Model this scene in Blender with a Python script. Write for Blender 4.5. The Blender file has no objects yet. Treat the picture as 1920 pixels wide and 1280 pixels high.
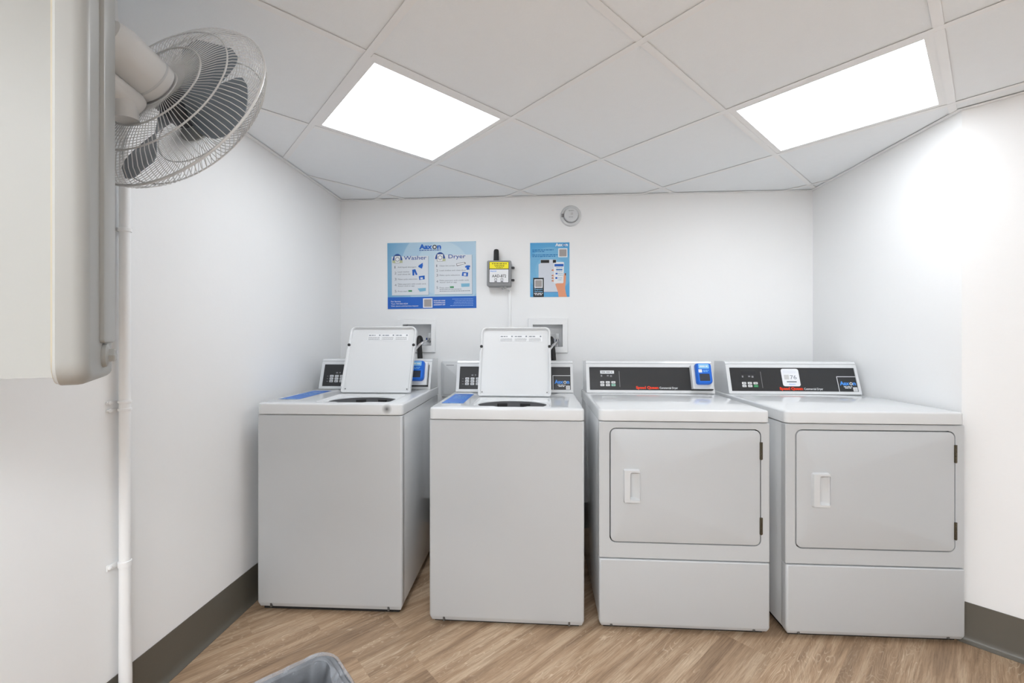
import bpy, bmesh, math, random
from mathutils import Matrix, Vector, noise

SC = bpy.context.scene
COL = SC.collection
PI = math.pi

# ------------------------------------------------------------------ camera
CAM_Z, YAW, FPX = 1.205, 0.064, 790.0
cd = bpy.data.cameras.new('camera')
cd.sensor_fit = 'HORIZONTAL'
cd.sensor_width = 36.0
cd.lens = 36.0 * FPX / 1920.0
cd.shift_y = -5.0 / 1920.0
cd.clip_start = 0.02
cam = bpy.data.objects.new('camera', cd)
COL.objects.link(cam)
cam.location = (0, 0, CAM_Z)
cam.rotation_euler = (PI / 2, 0, YAW)
SC.camera = cam

# ------------------------------------------------------------------ world, exposure
wd = bpy.data.worlds.new('world')
SC.world = wd
wd.use_nodes = True
wd.node_tree.nodes['Background'].inputs[0].default_value = (0.9, 0.95, 1.0, 1)
wd.node_tree.nodes['Background'].inputs[1].default_value = 0.05
SC.view_settings.view_transform = 'Standard'
SC.view_settings.look = 'None'
SC.view_settings.exposure = 0.73
SC.view_settings.gamma = 1.0
SC.view_settings.use_curve_mapping = False
LED_COL = (0.94, 0.99, 1.045, 1)
LED = 4.6           # radiance of the two panels over the machines
LED_FILL = 12.5          # radiance of the added fill panels behind the camera


# ------------------------------------------------------------------ materials
def lin(c):
    c /= 255.0
    return c / 12.92 if c <= 0.04045 else ((c + 0.055) / 1.055) ** 2.4


def S(r, g, b):
    return (lin(r), lin(g), lin(b), 1.0)


MATS = {}


def mat(name, col, rough=0.5, metal=0.0, coat=0.0, spec=0.5, emit=0.0, alpha=1.0, var=0.0, vscale=8.0,
        bump=0.0, bscale=60.0):
    if name in MATS:
        return MATS[name]
    m = bpy.data.materials.new(name)
    m.use_nodes = True
    nt = m.node_tree
    b = nt.nodes['Principled BSDF']
    b.inputs['Base Color'].default_value = col
    b.inputs['Roughness'].default_value = rough
    b.inputs['Metallic'].default_value = metal
    b.inputs['Coat Weight'].default_value = coat
    b.inputs['Coat Roughness'].default_value = 0.08
    b.inputs['Specular IOR Level'].default_value = spec
    b.inputs['Alpha'].default_value = alpha
    if emit:
        b.inputs['Emission Color'].default_value = (1, 1, 1, 1)
        b.inputs['Emission Strength'].default_value = emit
    tc = nt.nodes.new('ShaderNodeTexCoord')
    if var:
        n = nt.nodes.new('ShaderNodeTexNoise')
        n.inputs['Scale'].default_value = vscale
        n.inputs['Detail'].default_value = 4
        nt.links.new(tc.outputs['Object'], n.inputs['Vector'])
        mx = nt.nodes.new('ShaderNodeMix')
        mx.data_type = 'RGBA'
        mx.inputs['A'].default_value = tuple(c * (1 - var) for c in col[:3]) + (1,)
        mx.inputs['B'].default_value = tuple(min(1, c * (1 + var)) for c in col[:3]) + (1,)
        nt.links.new(n.outputs['Fac'], mx.inputs['Factor'])
        nt.links.new(mx.outputs['Result'], b.inputs['Base Color'])
    if bump:
        n2 = nt.nodes.new('ShaderNodeTexNoise')
        n2.inputs['Scale'].default_value = bscale
        n2.inputs['Detail'].default_value = 5
        nt.links.new(tc.outputs['Object'], n2.inputs['Vector'])
        bp = nt.nodes.new('ShaderNodeBump')
        bp.inputs['Strength'].default_value = bump
        bp.inputs['Distance'].default_value = 0.002
        nt.links.new(n2.outputs['Fac'], bp.inputs['Height'])
        nt.links.new(bp.outputs['Normal'], b.inputs['Normal'])
    MATS[name] = m
    return m


M_WALL = mat('wall_paint', (0.925, 0.93, 0.93, 1), 0.55, var=0.012, vscale=2.5, bump=0.25, bscale=45)
M_TILE = mat('ceiling_tile', (0.925, 0.95, 0.97, 1), 0.9, var=0.015, vscale=30, bump=0.3, bscale=220)
M_TEE = mat('ceiling_tee', (0.93, 0.93, 0.93, 1), 0.45)
M_PLENUM = mat('plenum_dark', (0.05, 0.05, 0.05, 1), 0.9)
M_BASE = mat('vinyl_baseboard', S(97, 93, 84), 0.36, var=0.08, vscale=6)
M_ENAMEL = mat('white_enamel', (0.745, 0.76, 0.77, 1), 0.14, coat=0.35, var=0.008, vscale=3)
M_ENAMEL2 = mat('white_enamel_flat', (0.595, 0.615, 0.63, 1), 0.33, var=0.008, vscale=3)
M_PLASTIC = mat('white_plastic', (0.70, 0.715, 0.725, 1), 0.35)
M_DARK = mat('dark_gap', (0.012, 0.012, 0.012, 1), 0.7)
M_PANEL = mat('black_control_panel', S(44, 45, 47), 0.35)
M_BTN = mat('button_white', S(225, 225, 225), 0.5)
M_BTNG = mat('button_green', S(40, 165, 95), 0.5)
M_BTNM = mat('button_mint', S(150, 205, 185), 0.5)
M_RED = mat('red_print', S(238, 62, 24), 0.5)
M_PWHITE = mat('white_print', S(232, 234, 236), 0.55)
M_PGREY = mat('grey_print', S(135, 135, 138), 0.6)
M_BLUEL = mat('logo_blue', S(75, 150, 235), 0.5)
M_RUBBER = mat('black_rubber', (0.015, 0.015, 0.015, 1), 0.5)
M_TUB = mat('tub_grey', S(92, 93, 95), 0.4)
M_CASE = mat('blue_reader_case', S(28, 108, 214), 0.32)
M_SCREEN = mat('reader_screen', S(62, 66, 76), 0.15)
M_SKY = mat('pale_blue_label', S(140, 200, 240), 0.4)
M_LABELB = mat('blue_label', S(58, 118, 205), 0.4)
M_HINGE = mat('hinge_bronze', S(92, 86, 72), 0.35, metal=0.7)
M_CHROME = mat('chrome', (0.62, 0.62, 0.63, 1), 0.2, metal=1.0)
M_SCREW = mat('screw_grey', S(110, 110, 110), 0.4, metal=0.6)
M_ENCL = mat('grey_enclosure', S(140, 142, 144), 0.45)
M_YELLOW = mat('yellow_label', S(252, 238, 20), 0.5)
M_BLACKP = mat('black_print', S(35, 36, 40), 0.6)
M_OUTLET = mat('outlet_box_plastic', (0.86, 0.87, 0.88, 1), 0.4)
M_FANW = mat('fan_white', (0.86, 0.86, 0.855, 1), 0.3)
M_WIRE = mat('fan_wire', (0.74, 0.74, 0.735, 1), 0.35)
M_CREAM = mat('cream_metal', S(168, 168, 164), 0.42, var=0.02, vscale=5)
M_YEL = mat('yellowed_edge', S(192, 184, 164), 0.4)
M_BIN = mat('black_bin', (0.01, 0.01, 0.011, 1), 0.4)
M_PAPERP = mat('poster_panel', S(222, 228, 234), 0.6)
M_NAVY = mat('navy_print', S(42, 84, 160), 0.6)
M_BAND = mat('poster_band', S(36, 102, 196), 0.6)
M_LOGO = mat('poster_logo', S(22, 98, 196), 0.6)
M_GREENP = mat('green_print', S(70, 150, 100), 0.6)
M_SKIN = mat('print_hand', S(232, 158, 122), 0.6)
M_QR = mat('blank_patch', S(205, 205, 205), 0.6)
M_WHITEP = mat('print_white', S(238, 240, 243), 0.6)
M_PALE = mat('print_pale', S(214, 220, 230), 0.6)
M_TXT = mat('print_text', S(120, 128, 138), 0.6)
M_CYAN = mat('print_cyan', S(128, 186, 214), 0.6)
M_DKBLUE = mat('print_darkblue', S(20, 110, 180), 0.6)
M_LED = mat('led_diffuser', (1, 1, 1, 1), 0.5, emit=LED)
M_LED_FILL = mat('led_diffuser_fill', (1, 1, 1, 1), 0.5, emit=LED_FILL)
for m_ in (M_LED, M_LED_FILL):
    m_.node_tree.nodes['Principled BSDF'].inputs['Emission Color'].default_value = LED_COL


def blade_mat():
    m = mat('fan_blade', S(138, 147, 156), 0.3, alpha=0.86)
    return m


M_BLADE = blade_mat()


def poster_mat(name, base, light, cx, cz, size):
    """printed sheet: a soft pale disc in the middle of a sky-blue ground (flat print)"""
    m = bpy.data.materials.new(name)
    m.use_nodes = True
    nt = m.node_tree
    b = nt.nodes['Principled BSDF']
    b.inputs['Roughness'].default_value = 0.5
    tc = nt.nodes.new('ShaderNodeTexCoord')
    mp = nt.nodes.new('ShaderNodeMapping')
    mp.inputs['Location'].default_value = (-cx / size, 0, -cz / size)
    mp.inputs['Scale'].default_value = (1 / size, 0, 1 / size)
    nt.links.new(tc.outputs['Object'], mp.inputs['Vector'])
    gr = nt.nodes.new('ShaderNodeTexGradient')
    gr.gradient_type = 'SPHERICAL'
    nt.links.new(mp.outputs['Vector'], gr.inputs['Vector'])
    cr = nt.nodes.new('ShaderNodeValToRGB')
    e = cr.color_ramp.elements
    e[0].position = 0.0
    e[0].color = base
    e[1].position = 1.0
    e[1].color = light
    for p, k in ((0.30, 0.35), (0.32, 0.75), (0.55, 0.7), (0.57, 0.95)):
        n = e.new(p)
        n.color = tuple(base[i] * (1 - k) + light[i] * k for i in range(3)) + (1,)
    nt.links.new(gr.outputs['Fac'], cr.inputs['Fac'])
    nt.links.new(cr.outputs['Color'], b.inputs['Base Color'])
    MATS[name] = m
    return m


def wood_mat():
    m = bpy.data.materials.new('oak_vinyl_plank')
    m.use_nodes = True
    nt = m.node_tree
    N, L = nt.nodes, nt.links
    b = N['Principled BSDF']
    geo = N.new('ShaderNodeNewGeometry')
    oi = N.new('ShaderNodeObjectInfo')
    # rotate so that x runs along the plank
    rot = N.new('ShaderNodeVectorRotate')
    rot.rotation_type = 'Z_AXIS'
    rot.inputs['Angle'].default_value = -PI / 4
    L.new(geo.outputs['Position'], rot.inputs['Vector'])
    off = N.new('ShaderNodeVectorMath')
    off.operation = 'MULTIPLY_ADD'
    cmb = N.new('ShaderNodeCombineXYZ')
    for i, k in enumerate((37.0, 11.0, 5.0)):
        ml = N.new('ShaderNodeMath')
        ml.operation = 'MULTIPLY'
        ml.inputs[1].default_value = k
        L.new(oi.outputs['Random'], ml.inputs[0])
        L.new(ml.outputs[0], cmb.inputs[i])
    off.inputs[1].default_value = (1, 1, 1)
    L.new(rot.outputs[0], off.inputs[0])
    L.new(cmb.outputs[0], off.inputs[2])

    def noise_node(sx, sy, scale, detail=6, dist=0.0, rough=0.6):
        mp = N.new('ShaderNodeMapping')
        mp.inputs['Scale'].default_value = (sx, sy, 1)
        L.new(off.outputs[0], mp.inputs['Vector'])
        n = N.new('ShaderNodeTexNoise')
        n.inputs['Scale'].default_value = scale
        n.inputs['Detail'].default_value = detail
        n.inputs['Distortion'].default_value = dist
        n.inputs['Roughness'].default_value = rough
        L.new(mp.outputs[0], n.inputs['Vector'])
        return n

    # broad streaks
    n1 = noise_node(0.7, 9.0, 2.2, 6, 0.5)
    cr1 = N.new('ShaderNodeValToRGB')
    e = cr1.color_ramp.elements
    e[0].position, e[0].color = 0.30, S(138, 113, 90)
    e[1].position, e[1].color = 0.70, S(212, 188, 160)
    k = e.new(0.5)
    k.color = S(182, 153, 124)
    L.new(n1.outputs['Fac'], cr1.inputs['Fac'])
    # fine dark fibres
    n2 = noise_node(1.0, 26.0, 9.0, 7, 0.2, 0.75)
    cr2 = N.new('ShaderNodeValToRGB')
    e = cr2.color_ramp.elements
    e[0].position, e[0].color = 0.36, (0.55, 0.50, 0.46, 1)
    e[1].position, e[1].color = 0.56, (1, 1, 1, 1)
    L.new(n2.outputs['Fac'], cr2.inputs['Fac'])
    mu = N.new('ShaderNodeMix')
    mu.data_type = 'RGBA'
    mu.blend_type = 'MULTIPLY'
    mu.inputs['Factor'].default_value = 0.72
    L.new(cr1.outputs['Color'], mu.inputs['A'])
    L.new(cr2.outputs['Color'], mu.inputs['B'])
    # limed cathedral figure: thin pale contour lines of a stretched noise
    n3 = noise_node(0.75, 4.6, 2.3, 3, 0.4, 0.5)
    ml = N.new('ShaderNodeMath')
    ml.operation = 'MULTIPLY'
    ml.inputs[1].default_value = 30.0
    L.new(n3.outputs['Fac'], ml.inputs[0])
    fr = N.new('ShaderNodeMath')
    fr.operation = 'FRACT'
    L.new(ml.outputs[0], fr.inputs[0])
    cr3 = N.new('ShaderNodeValToRGB')
    e = cr3.color_ramp.elements
    e[0].position, e[0].color = 0.0, (0, 0, 0, 1)
    e[1].position, e[1].color = 0.22, (0, 0, 0, 1)
    for p, v in ((0.08, 1.0), (0.03, 0.9)):
        q = e.new(p)
        q.color = (v, v, v, 1)
    L.new(fr.outputs[0], cr3.inputs['Fac'])
    n4 = noise_node(1.0, 2.0, 3.0, 3)
    cr4 = N.new('ShaderNodeValToRGB')
    e = cr4.color_ramp.elements
    e[0].position, e[0].color = 0.41, (0, 0, 0, 1)
    e[1].position, e[1].color = 0.60, (0.8, 0.8, 0.8, 1)
    L.new(n4.outputs['Fac'], cr4.inputs['Fac'])
    n5 = noise_node(3.0, 14.0, 9.0, 4)
    m5 = N.new('ShaderNodeMath')
    m5.operation = 'MULTIPLY'
    L.new(cr3.outputs['Color'], m5.inputs[0])
    L.new(cr4.outputs['Color'], m5.inputs[1])
    m6 = N.new('ShaderNodeMath')
    m6.operation = 'MULTIPLY'
    m6.use_clamp = True
    L.new(m5.outputs[0], m6.inputs[0])
    L.new(n5.outputs['Fac'], m6.inputs[1])
    mx = N.new('ShaderNodeMix')
    mx.data_type = 'RGBA'
    mx.inputs['B'].default_value = S(240, 222, 196)
    L.new(m6.outputs[0], mx.inputs['Factor'])
    L.new(mu.outputs['Result'], mx.inputs['A'])
    # each plank a little lighter or darker
    hv = N.new('ShaderNodeHueSaturation')
    mr = N.new('ShaderNodeMapRange')
    mr.inputs['To Min'].default_value = 0.90
    mr.inputs['To Max'].default_value = 1.04
    L.new(oi.outputs['Random'], mr.inputs['Value'])
    L.new(mr.outputs[0], hv.inputs['Value'])
    L.new(mx.outputs['Result'], hv.inputs['Color'])
    L.new(hv.outputs['Color'], b.inputs['Base Color'])
    b.inputs['Roughness'].default_value = 0.42
    bp = N.new('ShaderNodeBump')
    bp.inputs['Strength'].default_value = 0.15
    bp.inputs['Distance'].default_value = 0.001
    L.new(n2.outputs['Fac'], bp.inputs['Height'])
    L.new(bp.outputs['Normal'], b.inputs['Normal'])
    return m


M_WOOD = wood_mat()


def bag_mat():
    m = bpy.data.materials.new('clear_bag')
    m.use_nodes = True
    nt = m.node_tree
    b = nt.nodes['Principled BSDF']
    b.inputs['Base Color'].default_value = S(176, 180, 186)
    b.inputs['Roughness'].default_value = 0.22
    b.inputs['Alpha'].default_value = 0.5
    tc = nt.nodes.new('ShaderNodeTexCoord')
    n = nt.nodes.new('ShaderNodeTexNoise')
    n.inputs['Scale'].default_value = 15
    n.inputs['Detail'].default_value = 2
    n.inputs['Distortion'].default_value = 1.6
    nt.links.new(tc.outputs['Object'], n.inputs['Vector'])
    cr = nt.nodes.new('ShaderNodeValToRGB')          # cloudier where the film doubles up
    e = cr.color_ramp.elements
    e[0].position, e[0].color = 0.45, (0.0, 0.0, 0.0, 1)
    e[1].position, e[1].color = 0.70, (0.28, 0.28, 0.28, 1)
    nt.links.new(n.outputs['Fac'], cr.inputs['Fac'])
    sep = nt.nodes.new('ShaderNodeSeparateXYZ')
    nt.links.new(tc.outputs['Object'], sep.inputs[0])
    mr = nt.nodes.new('ShaderNodeMapRange')          # the folded rim lies in several layers, the inside in one
    mr.inputs['From Min'].default_value = 0.50
    mr.inputs['From Max'].default_value = 0.545
    mr.inputs['To Min'].default_value = 0.04
    mr.inputs['To Max'].default_value = 0.30
    nt.links.new(sep.outputs['Z'], mr.inputs['Value'])
    ad = nt.nodes.new('ShaderNodeMath')
    ad.operation = 'ADD'
    ad.use_clamp = True
    nt.links.new(cr.outputs['Color'], ad.inputs[0])
    nt.links.new(mr.outputs[0], ad.inputs[1])
    nt.links.new(ad.outputs[0], b.inputs['Alpha'])
    bp = nt.nodes.new('ShaderNodeBump')
    bp.inputs['Strength'].default_value = 0.5
    bp.inputs['Distance'].default_value = 0.004
    nt.links.new(n.outputs['Fac'], bp.inputs['Height'])
    nt.links.new(bp.outputs['Normal'], b.inputs['Normal'])
    return m


M_BAG = bag_mat()


def smudge_mat():
    """enamel with one dark scuff on the front right of the washer top"""
    m = bpy.data.materials.new('white_enamel_scuffed')
    m.use_nodes = True
    nt = m.node_tree
    b = nt.nodes['Principled BSDF']
    b.inputs['Roughness'].default_value = 0.22
    b.inputs['Coat Weight'].default_value = 0.35
    tc = nt.nodes.new('ShaderNodeTexCoord')
    mp = nt.nodes.new('ShaderNodeMapping')
    mp.inputs['Location'].default_value = (-0.583 / 0.024, 0, -0.893 / 0.024)
    mp.inputs['Scale'].default_value = (1 / 0.024, 0, 1 / 0.024)
    nt.links.new(tc.outputs['Object'], mp.inputs['Vector'])
    gr = nt.nodes.new('ShaderNodeTexGradient')
    gr.gradient_type = 'SPHERICAL'
    nt.links.new(mp.outputs['Vector'], gr.inputs['Vector'])
    cr = nt.nodes.new('ShaderNodeValToRGB')
    cr.color_ramp.elements[0].color = (0.745, 0.76, 0.77, 1)
    cr.color_ramp.elements[1].position = 0.95
    cr.color_ramp.elements[1].color = S(95, 95, 95)
    nt.links.new(gr.outputs['Fac'], cr.inputs['Fac'])
    nt.links.new(cr.outputs['Color'], b.inputs['Base Color'])
    MATS['white_enamel_scuffed'] = m
    return m


M_SCUFF = smudge_mat()


# ------------------------------------------------------------------ mesh helpers
def obj(name, bm, material, parent=None, smooth=35.0, kind=None):
    bmesh.ops.remove_doubles(bm, verts=bm.verts, dist=1e-6)
    bmesh.ops.recalc_face_normals(bm, faces=bm.faces)
    me = bpy.data.meshes.new(name)
    bm.to_mesh(me)
    bm.free()
    if smooth:
        for p in me.polygons:
            p.use_smooth = True
        me.set_sharp_from_angle(angle=math.radians(smooth))
    me.materials.append(material)
    o = bpy.data.objects.new(name, me)
    COL.objects.link(o)
    if parent:
        o.parent = parent
    if kind:
        o['kind'] = kind
    return o


def raw(name, me, material, parent=None):
    me.materials.clear()
    me.materials.append(material)
    o = bpy.data.objects.new(name, me)
    COL.objects.link(o)
    if parent:
        o.parent = parent
    return o


def tag(o, label, cat, group=None):
    o['label'] = label
    o['category'] = cat
    if group:
        o['group'] = group
    return o


def thing(name, label, cat, loc=(0, 0, 0), rz=0.0, group=None):
    o = bpy.data.objects.new(name, None)
    o.empty_display_size = 0.05
    COL.objects.link(o)
    o.location = loc
    o.rotation_euler = (0, 0, rz)
    return tag(o, label, cat, group)


def struct(name, bm, m, smooth=0):
    return obj(name, bm, m, None, smooth, 'structure')


I4 = Matrix.Identity(4)


def rrect(x0, x1, y0, y1, r=0.0, seg=4, inset=0.0):
    """counter-clockwise rounded rectangle; r a number or (bl, br, tr, tl)"""
    if not isinstance(r, (tuple, list)):
        r = (r,) * 4
    x0, x1, y0, y1 = x0 + inset, x1 - inset, y0 + inset, y1 - inset
    out = []
    for (cx, cy, sx, sy, a0), q in zip(((x0, y0, 1, 1, PI), (x1, y0, -1, 1, 1.5 * PI), (x1, y1, -1, -1, 0),
                                        (x0, y1, 1, -1, 0.5 * PI)), r):
        q = max(q - inset, 0.0004)
        for i in range(seg + 1):
            a = a0 + 0.5 * PI * i / seg
            out.append((cx + sx * q + q * math.cos(a), cy + sy * q + q * math.sin(a)))
    return out


def loft(bm, loops, M=I4, cap0=True, cap1=True, closed=True):
    rings = [[bm.verts.new(M @ Vector(p)) for p in lp] for lp in loops]
    n = len(rings[0])
    for a, b in zip(rings, rings[1:]):
        for i in range(n if closed else n - 1):
            j = (i + 1) % n
            bm.faces.new((a[i], a[j], b[j], b[i]))
    if cap0:
        bm.faces.new(list(reversed(rings[0])))
    if cap1:
        bm.faces.new(rings[-1])
    return rings


def slab(bm, x0, x1, y0, y1, w0, w1, r=0.0, bev=0.0, M=I4, seg=4, bevback=True):
    """rounded plate in the (x, y) plane between heights w0 and w1, edges bevelled"""
    lv = []
    if bev > 0:
        if bevback:
            for k in (0, 1, 2):
                a = 0.25 * PI * k
                lv.append((bev * (1 - math.sin(a)), w0 + bev * (1 - math.cos(a))))
        else:
            lv.append((0, w0))
        for k in (0, 1, 2):
            a = 0.25 * PI * k
            lv.append((bev * (1 - math.cos(a)), w1 - bev * (1 - math.sin(a))))
    else:
        lv = [(0, w0), (0, w1)]
    loft(bm, [[(x, y, w) for x, y in rrect(x0, x1, y0, y1, r, seg, i)] for i, w in lv], M)


def box(bm, x0, x1, y0, y1, z0, z1, bev=0.0, M=I4):
    slab(bm, x0, x1, y0, y1, z0, z1, bev * 1.0, bev, M, 2)


def poly(bm, pts, w0, w1, M=I4):
    loft(bm, [[(x, y, w0) for x, y in pts], [(x, y, w1) for x, y in pts]], M)


def lathe(bm, prof, n=24, M=I4, cap0=True, cap1=True):
    """profile of (r, z) spun about z"""
    loft(bm, [[(r * math.cos(2 * PI * i / n), r * math.sin(2 * PI * i / n), z) for i in range(n)] for r, z in prof],
         M, cap0, cap1)


def frame_at(t):
    t = Vector(t).normalized()
    up = Vector((0, 0, 1)) if abs(t.z) < 0.95 else Vector((1, 0, 0))
    a = t.cross(up).normalized()
    return a, t.cross(a).normalized()


def tube(bm, pts, r, n=8, M=I4, cap=True):
    pts = [Vector(p) for p in pts]
    loops = []
    for i, p in enumerate(pts):
        t = (pts[min(i + 1, len(pts) - 1)] - pts[max(i - 1, 0)])
        if i == 0:
            a, b = frame_at(t)
        else:
            t = t.normalized()
            a = (a - t * a.dot(t)).normalized()
            b = t.cross(a)
        rr = r[i] if isinstance(r, (list, tuple)) else r
        loops.append([p + rr * (a * math.cos(2 * PI * k / n) + b * math.sin(2 * PI * k / n)) for k in range(n)])
    loft(bm, loops, M, cap, cap)


def bez(p0, p1, p2, p3, n=12):
    p0, p1, p2, p3 = map(Vector, (p0, p1, p2, p3))
    return [(1 - t) ** 3 * p0 + 3 * (1 - t) ** 2 * t * p1 + 3 * (1 - t) * t * t * p2 + t ** 3 * p3
            for t in [i / n for i in range(n + 1)]]


def holed(bm, outer, holes, z, M=I4):
    """flat sheet at height z with holes; returns the vertex rings"""
    es, rings = [], []
    for lp in [outer] + holes:
        vs = [bm.verts.new(M @ Vector((x, y, z))) for x, y in lp]
        rings.append(vs)
        for i in range(len(vs)):
            es.append(bm.edges.new((vs[i], vs[(i + 1) % len(vs)])))
    bmesh.ops.triangle_fill(bm, edges=es, use_beauty=True, use_dissolve=False)
    return rings


def skirt(bm, ring, pts3, M=I4):
    """join an existing ring to a new loop of points"""
    new = [bm.verts.new(M @ Vector(p)) for p in pts3]
    n = len(ring)
    for i in range(n):
        j = (i + 1) % n
        bm.faces.new((ring[i], ring[j], new[j], new[i]))
    return new


_txt = {}


def text(name, s, M, x, y, h, material, parent, width=None, bold=0.0, align='L', w=0.0005):
    """lettering as flat mesh; h = capital height, width = target width"""
    key = (s, bold)
    if key not in _txt:
        cu = bpy.data.curves.new('t', 'FONT')
        cu.body = s
        cu.size = 1.0
        cu.offset = bold
        cu.resolution_u = 3
        o = bpy.data.objects.new('t', cu)
        COL.objects.link(o)
        dg = bpy.context.evaluated_depsgraph_get()
        me = bpy.data.meshes.new_from_object(o.evaluated_get(dg))
        vs = [v.co.copy() for v in me.vertices]
        fs = [tuple(p.vertices) for p in me.polygons]
        bpy.data.objects.remove(o)
        bpy.data.curves.remove(cu)
        bpy.data.meshes.remove(me)
        _txt[key] = (vs, fs)
    vs, fs = _txt[key]
    if not vs:
        return 0
    mnx, mxx = min(v.x for v in vs), max(v.x for v in vs)
    k = h / 0.70
    kx = width / (mxx - mnx) if width else k
    wd_ = (mxx - mnx) * kx
    ox = {'L': 0, 'C': -wd_ / 2, 'R': -wd_}[align]
    me = bpy.data.meshes.new(name)
    me.from_pydata([M @ Vector((x + ox + (v.x - mnx) * kx, y + v.y * k, w)) for v in vs], [], fs)
    raw(name, me, material, parent)
    return wd_


def bars(name, M, rows, material, parent, w=0.0005, seed=1):
    """print too small to read: rows of short dashes (x0, x1, y, h)"""
    rnd = random.Random(seed)
    bm = bmesh.new()
    for x0, x1, y, h in rows:
        x = x0
        while x < x1:
            l = min(h * rnd.uniform(1.6, 4.5), x1 - x)
            if l > h * 0.4:
                f = [bm.verts.new(M @ Vector(p)) for p in ((x, y, w), (x + l, y, w), (x + l, y + h, w), (x, y + h, w))]
                bm.faces.new(f)
            x += l + h * 0.7
    return obj(name, bm, material, parent, 0, 'stuff')


def logo(M, x, y, h, width, m_let, m_ring, m_mid, parent, w=0.0006):
    """word mark: Aax, a ring for the o, n"""
    wa = width * 0.60
    text('logo_lettering', 'Aax', M, x, y, h, m_let, parent, wa, 0.045, 'L', w)
    text('logo_lettering', 'n', M, x + width * 0.815, y, h, m_let, parent, width * 0.185, 0.045, 'L', w)
    r = width * 0.098
    cx, cy = x + width * 0.705, y + h * 0.37
    bm = bmesh.new()
    n = 20
    holed(bm, [(cx + r * math.cos(2 * PI * i / n), cy + r * math.sin(2 * PI * i / n)) for i in range(n)],
          [[(cx + r * .58 * math.cos(2 * PI * i / n), cy + r * .58 * math.sin(2 * PI * i / n)) for i in range(n)]], w, M)
    obj('logo_ring', bm, m_ring, parent, 0)
    if m_mid:
        bm = bmesh.new()
        bm.faces.new([bm.verts.new(M @ Vector((cx + r * .58 * math.cos(2 * PI * i / n),
                                               cy + r * .58 * math.sin(2 * PI * i / n), w))) for i in range(n)])
        obj('logo_centre', bm, m_mid, parent, 0)


def flat(name, pts, M, w, material, parent):
    bm = bmesh.new()
    bm.faces.new([bm.verts.new(M @ Vector((x, y, w))) for x, y in pts])
    return obj(name, bm, material, parent, 0)


def rect(x0, x1, y0, y1):
    return [(x0, y0), (x1, y0), (x1, y1), (x0, y1)]


def TR(x, y, z):
    return Matrix.Translation((x, y, z))


def RX(a):
    return Matrix.Rotation(math.radians(a), 4, 'X')


def RZ(a):
    return Matrix.Rotation(math.radians(a), 4, 'Z')


def RY(a):
    return Matrix.Rotation(math.radians(a), 4, 'Y')


def axes(o, ex, ey, ez):
    """matrix with the given origin and axes"""
    m = Matrix((ex, ey, ez)).transposed().to_4x4()
    m.translation = o
    return m


# ------------------------------------------------------------------ room shell
CEIL = 2.12
WB = 2.72
ROOM = [(-1.315, WB), (-1.315, 0.30), (-2.0, -0.385), (-2.0, -2.6), (2.7, -2.6), (2.7, 0.86), (1.69, 1.80), (1.69, WB)]
A0, B0, TL_ = 0.548, 1.321, 0.6096           # ceiling grid, turned 45 degrees to the back wall
R2 = math.sqrt(0.5)


def ab(a, b):
    return ((a - b) * R2, (a + b) * R2)


def inset_poly(P, d):
    """offset a clockwise-or-not polygon inwards by d"""
    area = sum(P[i][0] * P[(i + 1) % len(P)][1] - P[(i + 1) % len(P)][0] * P[i][1] for i in range(len(P)))
    s = 1 if area > 0 else -1
    out = []
    n = len(P)
    for i in range(n):
        p0, p1, p2 = Vector(P[i - 1]), Vector(P[i]), Vector(P[(i + 1) % n])
        e1, e2 = (p1 - p0).normalized(), (p2 - p1).normalized()
        n1, n2 = Vector((-e1.y, e1.x)) * s, Vector((-e2.y, e2.x)) * s
        b = (n1 + n2) / (1 + n1.dot(n2))
        out.append(tuple(p1 + b * d))
    return out


def clip(subj, conv):
    """Sutherland-Hodgman: subject polygon against a convex ccw polygon"""
    out = list(subj)
    for i in range(len(conv)):
        a, b = conv[i], conv[(i + 1) % len(conv)]
        ex, ey = b[0] - a[0], b[1] - a[1]
        side = lambda p: ex * (p[1] - a[1]) - ey * (p[0] - a[0])
        inp, out = out, []
        for k in range(len(inp)):
            p, q = inp[k - 1], inp[k]
            sp, sq = side(p), side(q)
            if sq >= 0:
                if sp < 0:
                    t = sp / (sp - sq)
                    out.append((p[0] + t * (q[0] - p[0]), p[1] + t * (q[1] - p[1])))
                out.append(q)
            elif sp >= 0:
                t = sp / (sp - sq)
                out.append((p[0] + t * (q[0] - p[0]), p[1] + t * (q[1] - p[1])))
        if not out:
            return []
    res = []
    for p in out:
        if not res or math.dist(p, res[-1]) > 1e-4:
            res.append(p)
    if len(res) > 1 and math.dist(res[0], res[-1]) < 1e-4:
        res.pop()
    if len(res) < 3:
        return []
    ar = abs(sum(res[i - 1][0] * res[i][1] - res[i][0] * res[i - 1][1] for i in range(len(res)))) / 2
    return res if ar > 2e-4 else []


CCW = list(reversed(ROOM)) if sum(ROOM[i - 1][0] * ROOM[i][1] - ROOM[i][0] * ROOM[i - 1][1]
                                  for i in range(len(ROOM))) < 0 else ROOM
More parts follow.
